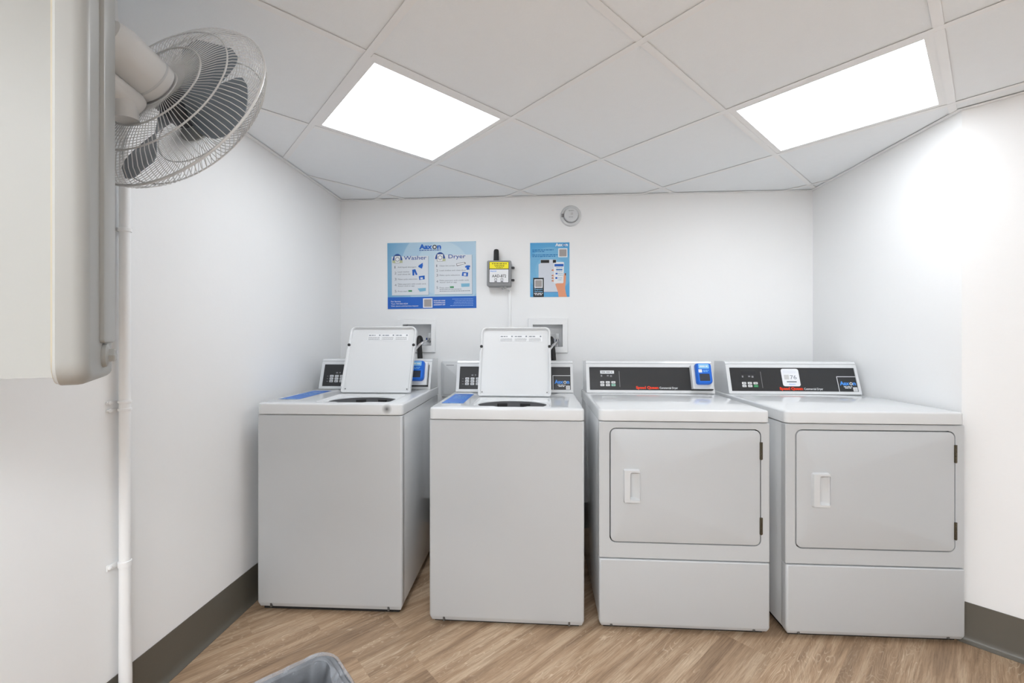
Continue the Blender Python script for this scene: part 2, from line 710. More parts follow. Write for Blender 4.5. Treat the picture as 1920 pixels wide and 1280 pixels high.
# walls, each a slab standing outside the room outline
HOLES = ((-0.890, -0.702, 1.160, 1.300), (-0.040, 0.151, 1.154, 1.296))
WALLN = ['wall_left', 'wall_left_front', 'wall_left_side', 'wall_front', 'wall_right_side', 'wall_right_front',
         'wall_right', 'wall_back']
for i, nm in enumerate(WALLN):
    p, q = Vector(ROOM[i]), Vector(ROOM[(i + 1) % 8])
    e = (q - p).normalized()
    out = Vector((e.y, -e.x))
    if nm != 'wall_back':
        bm = bmesh.new()
        pts = [p, q, q + out * 0.1, p + out * 0.1]
        # the room lies on the other side of 'out'
        c = Vector((0.2, 0.6))
        if (c - p).dot(out) > 0:
            pts = [p, q, q - out * 0.1, p - out * 0.1]
        poly(bm, [tuple(v) for v in pts], 0.0, CEIL + 0.14)
        struct(nm, bm, M_WALL)
    else:
        bm = bmesh.new()
        Mw = TR(0, WB, 0) @ RX(90)          # (x, z) sheet facing the room
        rings = holed(bm, rect(-1.315, 1.69, 0.0, CEIL + 0.14), [rect(*h) for h in HOLES], 0.0, Mw)
        for rg, h in zip(rings[1:], HOLES):
            skirt(bm, rg, [(x, z, -0.12) for x, z in rect(*h)], Mw)
        bo = rect(-1.315, 1.69, 0.0, CEIL + 0.14)
        rg = skirt(bm, rings[0], [(x, z, -0.12) for x, z in bo], Mw)
        bm.faces.new(rg)
        struct(nm, bm, M_WALL)

# ceiling: dark plenum above, tiles resting on tee flanges
bm = bmesh.new()
poly(bm, CCW, CEIL + 0.10, CEIL + 0.14)
ceiling = struct('ceiling', bm, M_PLENUM)
INR = inset_poly(CCW, 0.002)
LIGHTS = {(0, 0), (2, -2), (-3, -3), (-2, -4), (-4, -2), (-4, -4), (-2, -6)}
GAP = 0.0026
for i in range(-9, 6):
    for j in range(-9, 5):
        if (i, j) in LIGHTS:
            continue
        a0, a1 = A0 + i * TL_ + GAP, A0 + (i + 1) * TL_ - GAP
        b0, b1 = B0 + j * TL_ + GAP, B0 + (j + 1) * TL_ - GAP
        sq = [ab(a0, b0), ab(a1, b0), ab(a1, b1), ab(a0, b1)]
        pg = clip(INR, sq)
        if not pg:
            continue
        bm = bmesh.new()
        poly(bm, pg, CEIL + 0.0032, CEIL + 0.018)
        obj('ceiling_tile', bm, M_TILE, ceiling, 0)
HW = 0.012


def strip(bm, pg):
    poly(bm, pg, CEIL, CEIL + 0.0012)


for i in range(-8, 6):          # main runners along b, cross tees between them along a
    a = A0 + i * TL_
    pg = clip(INR, [ab(a - HW, -6), ab(a + HW, -6), ab(a + HW, 6), ab(a - HW, 6)])
    if pg:
        bm = bmesh.new()
        strip(bm, pg)
        obj('tee_runner', bm, M_TEE, ceiling, 0)
    for j in range(-8, 5):
        b = B0 + j * TL_
        pg = clip(INR, [ab(a + HW + .0005, b - HW), ab(a + TL_ - HW - .0005, b - HW), ab(a + TL_ - HW - .0005, b + HW),
                        ab(a + HW + .0005, b + HW)])
        if pg:
            bm = bmesh.new()
            strip(bm, pg)
            obj('tee_cross', bm, M_TEE, ceiling, 0)
IN2 = inset_poly(CCW, 0.022)
IN1 = inset_poly(CCW, 0.0008)
for i in range(8):
    bm = bmesh.new()
    j = (i + 1) % 8
    poly(bm, [IN1[i], IN1[j], IN2[j], IN2[i]], CEIL - 0.0016, CEIL - 0.0003)
    obj('wall_angle', bm, M_TEE, ceiling, 0)

LABELS = {(0, 0): 'square white LED ceiling panel beside the wall fan, left of the two in view',
          (2, -2): 'square white LED ceiling panel above the dryers near the right wall',
          (-3, -3): 'added fill light panel in the ceiling just behind the camera at the left, out of view',
          (-2, -4): 'added fill light panel in the ceiling straight behind the camera, out of view',
          (-4, -2): 'added fill light panel in the ceiling at the far left behind the camera, out of view',
          (-4, -4): 'added fill light panel in the ceiling farthest behind the camera, out of view',
          (-2, -6): 'added fill light panel in the ceiling at the far right behind the camera, out of view'}
for (i, j), lb in LABELS.items():  # unseen panels behind the camera are added to light the machine fronts
    a0, b0 = A0 + i * TL_, B0 + j * TL_
    cx, cy = ab(a0 + TL_ / 2, b0 + TL_ / 2)
    t = thing('ceiling_light', lb, 'ceiling light', (cx, cy, CEIL), PI / 4, 'LED ceiling panels')
    bm = bmesh.new()
    h = TL_ / 2 - 0.0026
    hi = TL_ / 2 - 0.034
    rg = holed(bm, rect(-h, h, -h, h), [rect(-hi, hi, -hi, hi)], 0.0022)
    s1 = skirt(bm, rg[0], [(x, y, 0.03) for x, y in rect(-h, h, -h, h)])
    skirt(bm, rg[1], [(x, y, 0.0055) for x, y in rect(-hi, hi, -hi, hi)])
    bm.faces.new(s1)
    obj('frame', bm, M_TEE, t, 0)
    bm = bmesh.new()
    box(bm, -hi, hi, -hi, hi, 0.0052, 0.009)
    obj('diffuser', bm, M_LED if (i, j) in ((0, 0), (2, -2)) else M_LED_FILL, t, 0)

# floor: slab and single planks running at 45 degrees
bm = bmesh.new()
poly(bm, CCW, -0.06, -0.004)
floor = struct('floor', bm, M_DARK)
rnd = random.Random(11)
PW, PL = 0.181, 1.22
INF = inset_poly(CCW, 0.002)
for j in range(-24, 19):
    off = rnd.uniform(0, PL)
    for i in range(-5, 5):
        a0, b0 = i * PL + off, j * PW
        sq = [ab(a0 + .0001, b0 + .00008), ab(a0 + PL - .0001, b0 + .00008), ab(a0 + PL - .0001, b0 + PW - .00008),
              ab(a0 + .0001, b0 + PW - .00008)]
        pg = clip(INF, sq)
        if pg:
            bm = bmesh.new()
            poly(bm, pg, -0.004, 0.0)
            obj('plank', bm, M_WOOD, floor, 0)

# cove baseboards
BBN = ['baseboard_left', 'baseboard_left_front', 'baseboard_left_side', 'baseboard_front', 'baseboard_right_side',
       'baseboard_right_front', 'baseboard_right', 'baseboard_back']
for i, nm in enumerate(BBN):
    H = 0.158
    prof = [(0.0003, H), (0.003, H), (0.0035, 0.03), (0.006, 0.015), (0.012, 0.006), (0.020, 0.002), (0.020, 0.0002),
            (0.0003, 0.0002)]
    i2 = (i + 1) % 8
    loops = []
    ins = {d: inset_poly(ROOM, d) for d, z in prof}
    for v in (i, i2):
        loops.append([(ins[d][v][0], ins[d][v][1], z) for d, z in prof])
    bm = bmesh.new()
    loft(bm, loops)
    struct(nm, bm, M_BASE, 40)


# ------------------------------------------------------------------ laundry machines
SL = 17.0                       # backward lean of the console face in degrees
CY = 0.525                      # console stands this far behind the front
ZT = 0.915                      # work surface
DEP = 0.705


def console_frame():
    return TR(0, CY, ZT) @ RX(90 - SL)


def common(t, W, dz, topmat, recess, lid_x=None):
    """cabinet, feet, work top and console shell shared by the washers and dryers"""
    bm = bmesh.new()
    slab(bm, 0.003, W - 0.003, 0.018, DEP, 0.03, 0.862, 0.006, 0.002, I4, 2)
    obj('cabinet', bm, M_ENAMEL, t)
    for sx in (0.05, W - 0.05):
        for sy in (0.07, DEP - 0.07):
            bm = bmesh.new()
            lathe(bm, [(0.021, -dz), (0.021, 0.008 - dz), (0.008, 0.012 - dz), (0.008, 0.0305)], 14, TR(sx, sy, 0))
            obj('leveling_foot', bm, M_RUBBER, t)
    bm = bmesh.new()
    box(bm, 0.02, W - 0.02, 0.021, DEP - 0.02, 0.0045 - dz * 0.8, 0.0305)
    obj('gap_shade', bm, M_DARK, t, 0)  # black block that paints the shade in the gap under the machine
    bm = bmesh.new()
    x0, x1, y0, y1 = -0.001, W + 0.001, -0.003, DEP
    lv = [(0.002, 0.8665), (0, 0.8685), (0, 0.9065), (0.001, 0.9100), (0.0035, 0.9132), (0.009, ZT)]
    loops = [[(x, y, z) for x, y in rrect(x0, x1, y0, y1, (0.022, 0.022, 0.006, 0.006), 5, i)] for i, z in lv]
    if not recess:
        loft(bm, loops)
    else:
        rings = loft(bm, loops, I4, True, False)
        rx0, rx1 = recess
        fy, ry = 0.055, 0.318
        mid = (rx0 + rx1) / 2
        # front edge of the recess with a shallow finger notch in the middle
        rec = [(rx0, fy + 0.02), (rx0 + 0.006, fy + 0.006), (rx0 + 0.02, fy), (mid - 0.075, fy), (mid - 0.055, fy - 0.016),
               (mid + 0.055, fy - 0.016), (mid + 0.075, fy), (rx1 - 0.02, fy), (rx1 - 0.006, fy + 0.006), (rx1, fy + 0.02),
               (rx1, ry - 0.02), (rx1 - 0.006, ry - 0.006), (rx1 - 0.02, ry), (rx0 + 0.02, ry),
               (rx0 + 0.006, ry - 0.006), (rx0, ry - 0.02)]
        es = []
        top = rings[-1]
        for i in range(len(top)):
            es.append(bm.edges.get((top[i], top[(i + 1) % len(top)])))
        rv = [bm.verts.new((x, y, ZT)) for x, y in rec]
        for i in range(len(rv)):
            es.append(bm.edges.new((rv[i], rv[(i + 1) % len(rv)])))
        bmesh.ops.triangle_fill(bm, edges=es, use_beauty=True)
        my = (fy + ry) / 2
        low = skirt(bm, rv, [(mid + (x - mid) * 0.975, my + (y - my) * 0.965, ZT - 0.010) for x, y in rec])
        n = 32
        ell = [(mid + 0.158 * math.cos(2 * PI * i / n), 0.182 + 0.122 * math.sin(2 * PI * i / n)) for i in range(n)]
        ev = [bm.verts.new((x, y, ZT - 0.012)) for x, y in ell]
        es = [bm.edges.get((low[i], low[(i + 1) % len(low)])) for i in range(len(low))]
        for i in range(n):
            es.append(bm.edges.new((ev[i], ev[(i + 1) % n])))
        bmesh.ops.triangle_fill(bm, edges=es, use_beauty=True)
        skirt(bm, ev, [(x, y, ZT - 0.0155) for x, y in ell])
    obj('work_top', bm, topmat, t)
    # console shell: leaning face, rounded top rail, flat back
    cx0, cx1 = 0.010, W - 0.004
    bm = bmesh.new()
    prof = [(CY - 0.004, ZT + 0.0004), (CY + 0.0445, ZT + 0.150), (CY + 0.040, ZT + 0.158), (CY + 0.046, ZT + 0.166),
            (CY + 0.058, ZT + 0.169), (DEP - 0.002, ZT + 0.165), (DEP - 0.002, ZT + 0.0004)]
    loft(bm, [[(x, y, z) for y, z in prof] for x in (cx0, cx1)])
    con = obj('console', bm, M_ENAMEL, t)
    # raised frame round the panel
    F = console_frame()
    bm = bmesh.new()
    px0, px1 = 0.027, W - 0.017
    o = rrect(cx0, cx1, -0.001, 0.158, 0.004, 3)
    hol = rrect(px0, px1, 0.014, 0.140, 0.002, 3)
    rg = holed(bm, o, [hol], 0.010, F)
    skirt(bm, rg[0], [(x, y, 0.0) for x, y in o], F)
    skirt(bm, rg[1], [(x, y, 0.0036) for x, y in hol], F)
    obj('bezel', bm, M_ENAMEL, con)
    bm = bmesh.new()
    slab(bm, px0 + .0005, px1 - .0005, 0.0145, 0.1395, 0.003, 0.0066, 0.001, 0, F, 2)
    pan = obj('control_panel', bm, M_PANEL, t)
    return con, pan, F


W_PANEL = 0.0068


def button(F, x, y, w, h, m, parent):
    bm = bmesh.new()
    slab(bm, x, x + w, y, y + h, W_PANEL - 0.0004, W_PANEL + 0.0016, 0.002, 0.0006, F, 2, False)
    o = obj('button', bm, m, parent)
    return o


def maker_plate(F, x0, x1, y0, y1, pan):
    bm = bmesh.new()
    w = W_PANEL + 0.0002
    for r in (rect(x0, x1, y1 - 0.003, y1), rect(x0, x0 + 0.003, y0, y1)):
        bm.faces.new([bm.verts.new(F @ Vector((a, b, w))) for a, b in r])
    obj('logo_border', bm, M_PWHITE, pan, 0)
    W_ = x1 - x0
    logo(F, x0 + W_ * 0.10, y0 + (y1 - y0) * 0.42, 0.0195, W_ * 0.84, M_BLUEL, M_PWHITE, M_PANEL, pan, w + 0.0003)
    bars('small_print', F, [(x0 + W_ * .28, x0 + W_ * .72, y0 + (y1 - y0) * .29, .0042),
                            (x0 + W_ * .33, x0 + W_ * .66, y0 + (y1 - y0) * .20, .0042)], M_PWHITE, pan, w + 0.0003, 5)
    flat('blank_patch', rect(x1 - 0.024, x1 - 0.003, y0 + 0.001, y0 + 0.022), F, w + 0.0003, M_PWHITE, pan)
    flat('blank_patch', rect(x1 - 0.021, x1 - 0.006, y0 + 0.004, y0 + 0.019), F, w + 0.0005, M_QR, pan)


def card_reader(t, F, mx0, mx1, bx0, bx1, dark_strip):
    """white mounting block with the blue payment terminal on it"""
    bm = bmesh.new()
    slab(bm, mx0, mx1, 0.019, 0.150, 0.004, 0.034, 0.006, 0.003, F, 3, False)
    mnt = obj('reader_mount', bm, M_PLASTIC, t)
    bm = bmesh.new()
    slab(bm, mx0 - .002, mx1 + .006, 0.0145, 0.0195, 0.004, 0.024, 0.001, 0, F, 2)
    obj('cable_slot', bm, M_DARK, mnt, 0)
    bm = bmesh.new()
    # case swells from its base to a bevelled face
    y0, y1 = 0.040, 0.153
    lv = [(0.0, 0.034), (0.0, 0.050), (0.0015, 0.055), (0.006, 0.060)]
    loft(bm, [[(x, y, w) for x, y in rrect(bx0, bx1, y0, y1, (0.012, 0.020, 0.014, 0.012), 4, i)] for i, w in lv], F)
    rd = obj('card_reader', bm, M_CASE, t)
    rd['label'] = 'bright blue card reader'
    bm = bmesh.new()
    slab(bm, bx0 + .012, bx1 - .015, 0.122, 0.147, 0.0598, 0.0608, 0.003, 0, F, 2)
    obj('display_label', bm, M_SKY, rd, 0)
    bars('small_print', F, [(bx0 + .018, bx1 - .022, .131, .006)], M_PWHITE, rd, 0.0611, 2)
    bm = bmesh.new()
    slab(bm, bx0 + .010, bx0 + .028, 0.101, 0.118, 0.0598, 0.0607, 0.002, 0, F, 2)
    obj('sticker', bm, M_PWHITE, rd, 0)
    bars('small_print', F, [(bx0 + .034, bx1 - .018, .111, .0035), (bx0 + .034, bx1 - .024, .104, .0035)], M_SKY, rd, .0604, 3)
    bm = bmesh.new()
    fx0, fx1, fy0, fy1 = bx0 + .012, bx1 - .016, 0.056, 0.094
    rg = holed(bm, rrect(fx0 - .005, fx1 + .005, fy0 - .005, fy1 + .005, .003, 2), [rrect(fx0, fx1, fy0, fy1, .002, 2)], 0.0622, F)
    skirt(bm, rg[0], [(x, y, .0596) for x, y in rrect(fx0 - .008, fx1 + .008, fy0 - .008, fy1 + .008, .004, 2)], F)
    skirt(bm, rg[1], [(x, y, .0600) for x, y in rrect(fx0, fx1, fy0, fy1, .002, 2)], F)
    obj('screen_frame', bm, M_CASE, rd)
    bm = bmesh.new()
    slab(bm, fx0, fx1, fy0, fy1, 0.0597, 0.0606, 0.002, 0, F, 2)
    obj('screen', bm, M_SCREEN, rd, 0)
    return rd


def washer(x, y, yaw, dz, label, reader, topmat, lid_x0, smudge=False):
    W = 0.650
    t = thing('washing_machine', label, 'washing machine', (x, y, dz), math.radians(yaw), 'top-load washers')
    con, pan, F = common(t, W, dz, topmat, (lid_x0 + 0.010, lid_x0 + 0.356))
    # one-piece front panel with a chamfered toe
    bm = bmesh.new()
    lv = [(0.010, 0.0155), (0.0035, 0.030), (0, 0.038), (0, 0.860), (0.0025, 0.8632)]
    loops = [[(a, b, z) for a, b in rrect(0, W, 0.0, 0.030, (0.010, 0.010, 0.001, 0.001), 4, 0)] for i, z in lv]
    for lp, (i, z) in zip(loops, lv):
        for k, (a, b, c) in enumerate(lp):
            ay = b if b > 0.02 else b + i
            ax = min(max(a, i), W - i)
            lp[k] = (ax, ay, z)
    loft(bm, loops)
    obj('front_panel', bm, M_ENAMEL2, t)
    for sx in (0.062, W - 0.062):
        bm = bmesh.new()
        box(bm, sx - .004, sx + .004, .0015, .010, .0145, .032)
        obj('toe_screw', bm, M_SCREW, t, 0)
    # tub seen through the opening
    mid = lid_x0 + 0.183
    Mt = TR(mid, 0.182, 0)
    n = 40

    def oval(k, z):
        return [(0.158 * k * math.cos(2 * PI * i / n), 0.122 * k * math.sin(2 * PI * i / n), z) for i in range(n)]

    bm = bmesh.new()
    loft(bm, [oval(1.10, 0.8985), oval(1.02, 0.8985), oval(1.015, 0.893), oval(1.03, 0.850), oval(1.12, 0.840)], Mt, False, False)
    tr_ = obj('tub_ring', bm, M_TUB, t)
    for q in (-0.36, 0.36):
        a = PI / 2 + q
        bm = bmesh.new()
        box(bm, -0.024, 0.024, -0.004, 0.006, 0.874, 0.889, 0.001,
            Mt @ TR(0.158 * 0.985 * math.cos(a), 0.122 * 0.985 * math.sin(a), 0) @ Matrix.Rotation(a - PI / 2, 4, 'Z'))
        obj('ring_clip', bm, M_DARK, tr_)
    bm = bmesh.new()
    lathe(bm, [(0.172, 0.852), (0.178, 0.50), (0.02, 0.47)], 32, Mt, False, True)
    obj('tub', bm, M_DARK, t)
    bm = bmesh.new()
    lathe(bm, [(0.10, 0.475), (0.06, 0.50), (0.045, 0.60), (0.04, 0.80), (0.028, 0.83), (0.004, 0.835)], 20, Mt)
    obj('agitator', bm, M_PLASTIC, t)
    # open lid leaning back
    L = TR(lid_x0, 0.347, ZT + 0.001) @ RX(90 - 21)
    lw, ll = 0.366, 0.372
    rr = (0.012, 0.012, 0.030, 0.030)
    bm = bmesh.new()
    lv = [(0.004, -0.012), (0.0, -0.008), (0.0, 0.010), (0.002, 0.0135), (0.007, 0.0135), (0.011, 0.010), (0.013, 0.002)]
    loft(bm, [[(a, b, w) for a, b in rrect(0, lw, 0.0, ll, rr, 5, i)] for i, w in lv], L)
    lid = obj('lid', bm, M_ENAMEL, t)
    for sx in (0.0, lw):
        bm = bmesh.new()
        lathe(bm, [(0.0075, 0.010), (0.0075, 0.0165), (0.004, 0.019)], 14, L @ TR(sx + (0.0065 if sx == 0 else -0.0065), 0.262, 0))
        obj('bumper', bm, M_RUBBER, lid)
        s = 1 if sx == 0 else -1
        bm = bmesh.new()
        poly(bm, [(sx - s * .0005, 0.03), (sx + s * .0060, 0.03), (sx + s * .0060, 0.235), (sx - s * .0005, 0.244)][::s], 0.004, 0.0150, L)
        obj('side_lip', bm, M_ENAMEL, lid)
        bm = bmesh.new()
        lathe(bm, [(0.003, 0.001), (0.003, 0.0045)], 8, L @ TR(sx + s * 0.020, 0.022, 0))
        obj('hinge_screw', bm, M_SCREW, lid)
    for k in range(3):
        u0 = 0.100 + k * 0.075
        flat('warning_label', rect(u0, u0 + 0.073, 0.292, 0.330), L, 0.0026, M_PWHITE, lid)
        bars('small_print', L, [(u0 + .004, u0 + .040, .319, .005)], M_TXT, lid, .0030, 7 + k)
        bars('small_print', L, [(u0 + .004, u0 + .066, .296 + q * .0062, .0022) for q in range(3)], M_PGREY, lid, .0030, 17 + k)
        bm = bmesh.new()
        lathe(bm, [(0.0042, 0.0030), (0.0042, 0.0033)], 10, L @ TR(u0 + .064, .322, 0))
        obj('warning_mark', bm, M_TXT, lid, 0)
    # blue instruction label on the top
    Mx = TR(0, 0, ZT + 0.0004)
    lx = 0.024
    ly0, ly1 = (0.118, 0.440)
    flat('instruction_label', rect(lx, lx + 0.099, ly0, ly1), Mx, 0.0, M_LABELB, t)
    lab = [o for o in t.children if o.name.startswith('instruction_label')][-1]
    text('label_lettering', 'Aaxon', Mx, lx + .050, ly1 - .075, 0.014, M_PWHITE, lab, .045, 0.02, 'C', .0004)
    bars('small_print', Mx, [(lx + .02, lx + .085, ly1 - .10 - k * .022, .006) for k in range(4)] +
         [(lx + .006, lx + .095, ly0 + .006, .010)], M_SKY, lab, .0004, 4)
    # control panel print and keys
    bxs = (0.059, 0.0885, 0.118) if not reader else (0.069 - .004, 0.098 - .004, 0.123)
    for r in range(3):
        for c in range(3):
            button(F, bxs[c], 0.067 - r * 0.0148, 0.021, 0.0118, M_BTN, pan)
            bars('small_print', F, [(bxs[c] + .004, bxs[c] + .017, 0.067 - r * .0148 + .004, .0035)], M_TXT, pan, W_PANEL + .0018, r * 3 + c)
    bars('small_print', F, [(bxs[0] - .017, bxs[0] - .007, .071 - r * .0148, .003) for r in range(3)], M_PGREY, pan, W_PANEL + .0003, 3)
    bars('small_print', F, [(bxs[1] + .004, bxs[1] + .014, .088, .008), (bxs[1] + .022, bxs[1] + .03, .090, .006)], M_PGREY, pan,
         W_PANEL + .0003, 3)
    if reader:
        card_reader(t, F, 0.522, 0.628, 0.526, 0.615, True)
    else:
        maker_plate(F, 0.537, 0.632, 0.0155, 0.094, pan)
    return t


def dryer(x, y, yaw, label, sticker, drx0, drx1, drz0, drz1):
    W = 0.683
    t = thing('clothes_dryer', label, 'dryer', (x, y, 0), math.radians(yaw), 'front-load dryers')
    con, pan, F = common(t, W, 0.0, M_ENAMEL, None)
    P = RX(90)                      # (x, z) plane facing the room, w towards the camera
    # upper front frame with the door cut-out
    bm = bmesh.new()
    o = rrect(0, W, 0.3005, 0.8632, 0.004, 3)
    oi = rrect(0, W, 0.3005, 0.8632, 0.004, 3, 0.003)
    g = 0.0042
    hl = rrect(drx0 - g, drx1 + g, drz0 - g, drz1 + g, 0.026, 6)
    rg = holed(bm, oi, [hl], 0.0, P)
    a = skirt(bm, rg[0], [(q[0], q[1], -0.003) for q in o], P)
    skirt(bm, a, [(q[0], q[1], -0.030) for q in o], P)
    skirt(bm, rg[1], [(q[0], q[1], -0.014) for q in hl], P)
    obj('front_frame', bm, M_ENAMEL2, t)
    bm = bmesh.new()
    slab(bm, drx0 - .012, drx1 + .012, drz0 - .012, drz1 + .012, -0.0165, -0.0142, 0.03, 0, P, 4)
    obj('door_gasket', bm, M_DARK, t, 0)
    hx0, hx1, hz0, hz1 = 0.098, 0.168, 0.531, 0.670
    hz = 0.014
    pk = rrect(hx0 + .026, hx1 - .004, hz0 + .012, hz1 - .012, (.008, .003, .003, .008), 3)
    bm = bmesh.new()
    lv = [(0.0035, 0.0022), (0.001, 0.0012), (0.0, -0.0013), (0.0, -0.0140)]
    rg = holed(bm, rrect(drx0, drx1, drz0, drz1, 0.022, 6, lv[0][0]), [pk], lv[0][1], P)
    ring_ = rg[0]
    for q, w in lv[1:]:
        ring_ = skirt(bm, ring_, [(a, b, w) for a, b in rrect(drx0, drx1, drz0, drz1, 0.022, 6, q)], P)
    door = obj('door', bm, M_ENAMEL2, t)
    # pull handle: raised bezel with a scooped pocket, deep at the grip and rising towards the hinge side
    bm = bmesh.new()
    outer0 = rrect(hx0, hx1, hz0, hz1, 0.008, 3)
    outer1 = rrect(hx0, hx1, hz0, hz1, 0.006, 3, 0.004)
    mz = (hz0 + hz1) / 2
    rg = holed(bm, outer1, [pk], hz, P)
    skirt(bm, rg[0], [(a, b, 0.0018) for a, b in outer0], P)
    x0_, x1_ = hx0 + .026, hx1 - .004
    lip = skirt(bm, rg[1], [(a + .0005, mz + (b - mz) * .985, 0.010 - 0.0 * a) for a, b in pk], P)
    low = skirt(bm, lip, [(x0_ - .004 + (a - x0_) * 1.06, mz + (b - mz) * .86, -0.012 + 0.020 * ((a - x0_) / (x1_ - x0_)) ** 1.5) for a, b in pk], P)
    bm.faces.new(low)
    obj('handle', bm, M_PLASTIC, door, 50)
    for z0, z1 in ((0.717, 0.787), (0.414, 0.482)):
        bm = bmesh.new()
        box(bm, drx1 - 0.003, drx1 + 0.0095, z0, z1, -0.002, 0.0030, 0.001, P)
        for k in range(5):
            zz = z0 + (z1 - z0) * k / 5
            lathe(bm, [(0.0036, 0), (0.0036, (z1 - z0) / 5 - 0.0015)], 10, TR(drx1 + 0.002, -0.0036, zz))
        obj('door_hinge', bm, M_HINGE, t)
    # lower service panel
    bm = bmesh.new()
    lv = [(0.010, 0.0185), (0.0035, 0.030), (0, 0.038), (0, 0.2935), (0.003, 0.2975)]
    loops = []
    for i, z in lv:
        lp = []
        for a, b in rrect(0, W, -0.004, 0.030, (0.010, 0.010, 0.001, 0.001), 4):
            lp.append((min(max(a, i), W - i), b if b > 0.02 else b + i, z))
        loops.append(lp)
    loft(bm, loops)
    obj('lower_panel', bm, M_ENAMEL2, t)
    for sx in (0.050, W - 0.062):
        bm = bmesh.new()
        lathe(bm, [(0.0055, 0.0), (0.0055, 0.004), (0.003, 0.005)], 10, TR(sx, 0.004, 0.025) @ RX(90))
        obj('toe_screw', bm, M_SCREW, t)
    bm = bmesh.new()
    box(bm, 0.01, W - .01, 0.032, 0.034, 0.29, 0.31)
    obj('seam_backing', bm, M_DARK, t, 0)
    # console print
    flat('display_window', rect(0.086, 0.160, 0.104, 0.121), F, W_PANEL + .0003, M_PWHITE if not sticker else M_BLACKP, pan)
    if not sticker:
        bars('small_print', F, [(0.092, 0.154, 0.110, 0.005)], M_PGREY, pan, W_PANEL + .0006, 2)
    bars('small_print', F, [(0.088, 0.096, .087, .010), (0.121, 0.131, .089, .008), (0.138, 0.148, .086, .010)], M_PGREY, pan,
         W_PANEL + .0003, 8)
    for r in range(2):
        for c in range(3):
            mm = M_BTN if (r, c) != (1, 2) else (M_BTNG if sticker else M_BTNM)
            button(F, 0.084 + c * 0.0295, 0.0505 - r * 0.0150, 0.0215, 0.0118, mm, pan)
            bars('small_print', F, [(0.084 + c * .0295 + .005, 0.084 + c * .0295 + .017, .0505 - r * .015 + .004, .0035)], M_PGREY, pan,
                 W_PANEL + .0018, r * 3 + c)
    flat('divider_line', rect(0.186, 0.1885, 0.031, 0.119), F, W_PANEL + .0003, M_PGREY, pan)
    text('lettering', 'Speed Queen', F, 0.272, 0.0225, 0.0135, M_RED, pan, 0.118, 0.05, 'L', W_PANEL + .0004)
    text('lettering', 'Commercial Dryer', F, 0.396, 0.0225, 0.0110, M_PWHITE, pan, 0.095, 0.012, 'L', W_PANEL + .0004)
    if sticker:
        bm = bmesh.new()
        slab(bm, 0.293, 0.382, 0.041, 0.135, W_PANEL - .0002, W_PANEL + .0012, 0.011, 0, F, 4)
        st = obj('number_sticker', bm, M_WHITEP, t, 0)
        w = W_PANEL + .0015
        text('lettering', '76', F, 0.334, 0.079, 0.021, M_TXT, st, 0.033, 0.0, 'L', w)
        flat('blank_patch', rect(0.304, 0.329, 0.077, 0.102), F, w, M_QR, st)
        bars('small_print', F, [(0.302, 0.372, 0.112, .003), (0.302, 0.372, 0.120, .003)], M_PALE, st, w, 4)
        flat('print_bar', rect(0.314, 0.364, 0.062, 0.068), F, w, M_TXT, st)
        text('lettering', 'Aaxon', F, 0.339, 0.049, 0.0065, M_BLUEL, st, 0.033, 0.01, 'C', w)
        maker_plate(F, 0.570, 0.666, 0.0155, 0.095, pan)
    else:
        card_reader(t, F, 0.5615, 0.662, 0.578, 0.658, False)
    return t


washer(-1.242, 1.784, 0.9, 0.007, 'white top-load washer with open lid and blue card reader, beside the left wall', True,
       M_SCUFF, 0.218)
washer(-0.463, 1.755, 0.0, 0.0, 'white top-load washer with open lid, between the other washer and the dryers', False,
       M_ENAMEL, 0.157)
dryer(0.248, 1.763, 0.25, 'white dryer with a blue card reader on its black console', False, 0.047, 0.645, 0.369, 0.834)
dryer(0.991, 1.763, 0.55, 'white dryer with number 76 sticker on its console, beside the right wall', True, 0.041, 0.643,
      0.367, 0.837)

# ------------------------------------------------------------------ instruction poster
PX, PZ, PWD, PHT = -0.994, 1.401, 0.588, 0.434
t = thing('instruction_poster', 'wide blue instruction poster with Washer and Dryer columns on the back wall', 'poster',
          (PX, WB - 0.001, PZ))
t.rotation_euler = (0, math.radians(-0.45), 0)
Q = RX(90)
M_P1 = poster_mat('poster_sky_print', S(112, 172, 212), S(196, 220, 234), PWD * .62, PHT * .60, 0.40)
bm = bmesh.new()
slab(bm, 0, PWD, 0, PHT, 0.0, 0.0012, 0.001, 0, Q, 2)
obj('sheet', bm, M_P1, t, 0)


def p1(X, Y):
    return ((X - 55) / 1420 * PWD, (1185 - Y) / 1070 * PHT)


def r1(X0, X1, Y0, Y1):
    (a, b), (c, d) = p1(X0, Y1), p1(X1, Y0)
    return rect(a, c, b, d)


W1, W2_, W3 = 0.0016, 0.0020, 0.0024
kx, ky = PWD / 1420, PHT / 1070
flat('footer_band', r1(55, 1475, 995, 1185), Q, W1, M_BAND, t)
M_SHADE = mat('print_shadow', S(120, 150, 175), 0.6)
for X0, X1, Y0, Y1 in ((125, 715, 335, 965), (810, 1410, 328, 960)):
    flat('column_shadow', r1(X0 + 6, X1 + 6, Y0 + 6, Y1 + 7), Q, W1 - .0002, M_SHADE, t)
    flat('column_panel', r1(X0, X1, Y0, Y1), Q, W1, M_PAPERP, t)
x, y = p1(570, 222)
logo(Q, x, y, 74 * ky, 352 * kx, M_LOGO, M_BLACKP, M_WHITEP, t, W2_)
x, y = p1(572, 250)
bars('small_print', Q, [(x, x + 345 * kx, y, 12 * ky)], M_NAVY, t, W2_, 3)
x, y = p1(322, 392)
text('lettering', 'Washer', Q, x, y, 62 * ky, M_NAVY, t, 365 * kx, 0.008, 'L', W2_)
x, y = p1(1037, 383)
text('lettering', 'Dryer', Q, x, y, 64 * ky, M_NAVY, t, 272 * kx, 0.008, 'L', W2_)


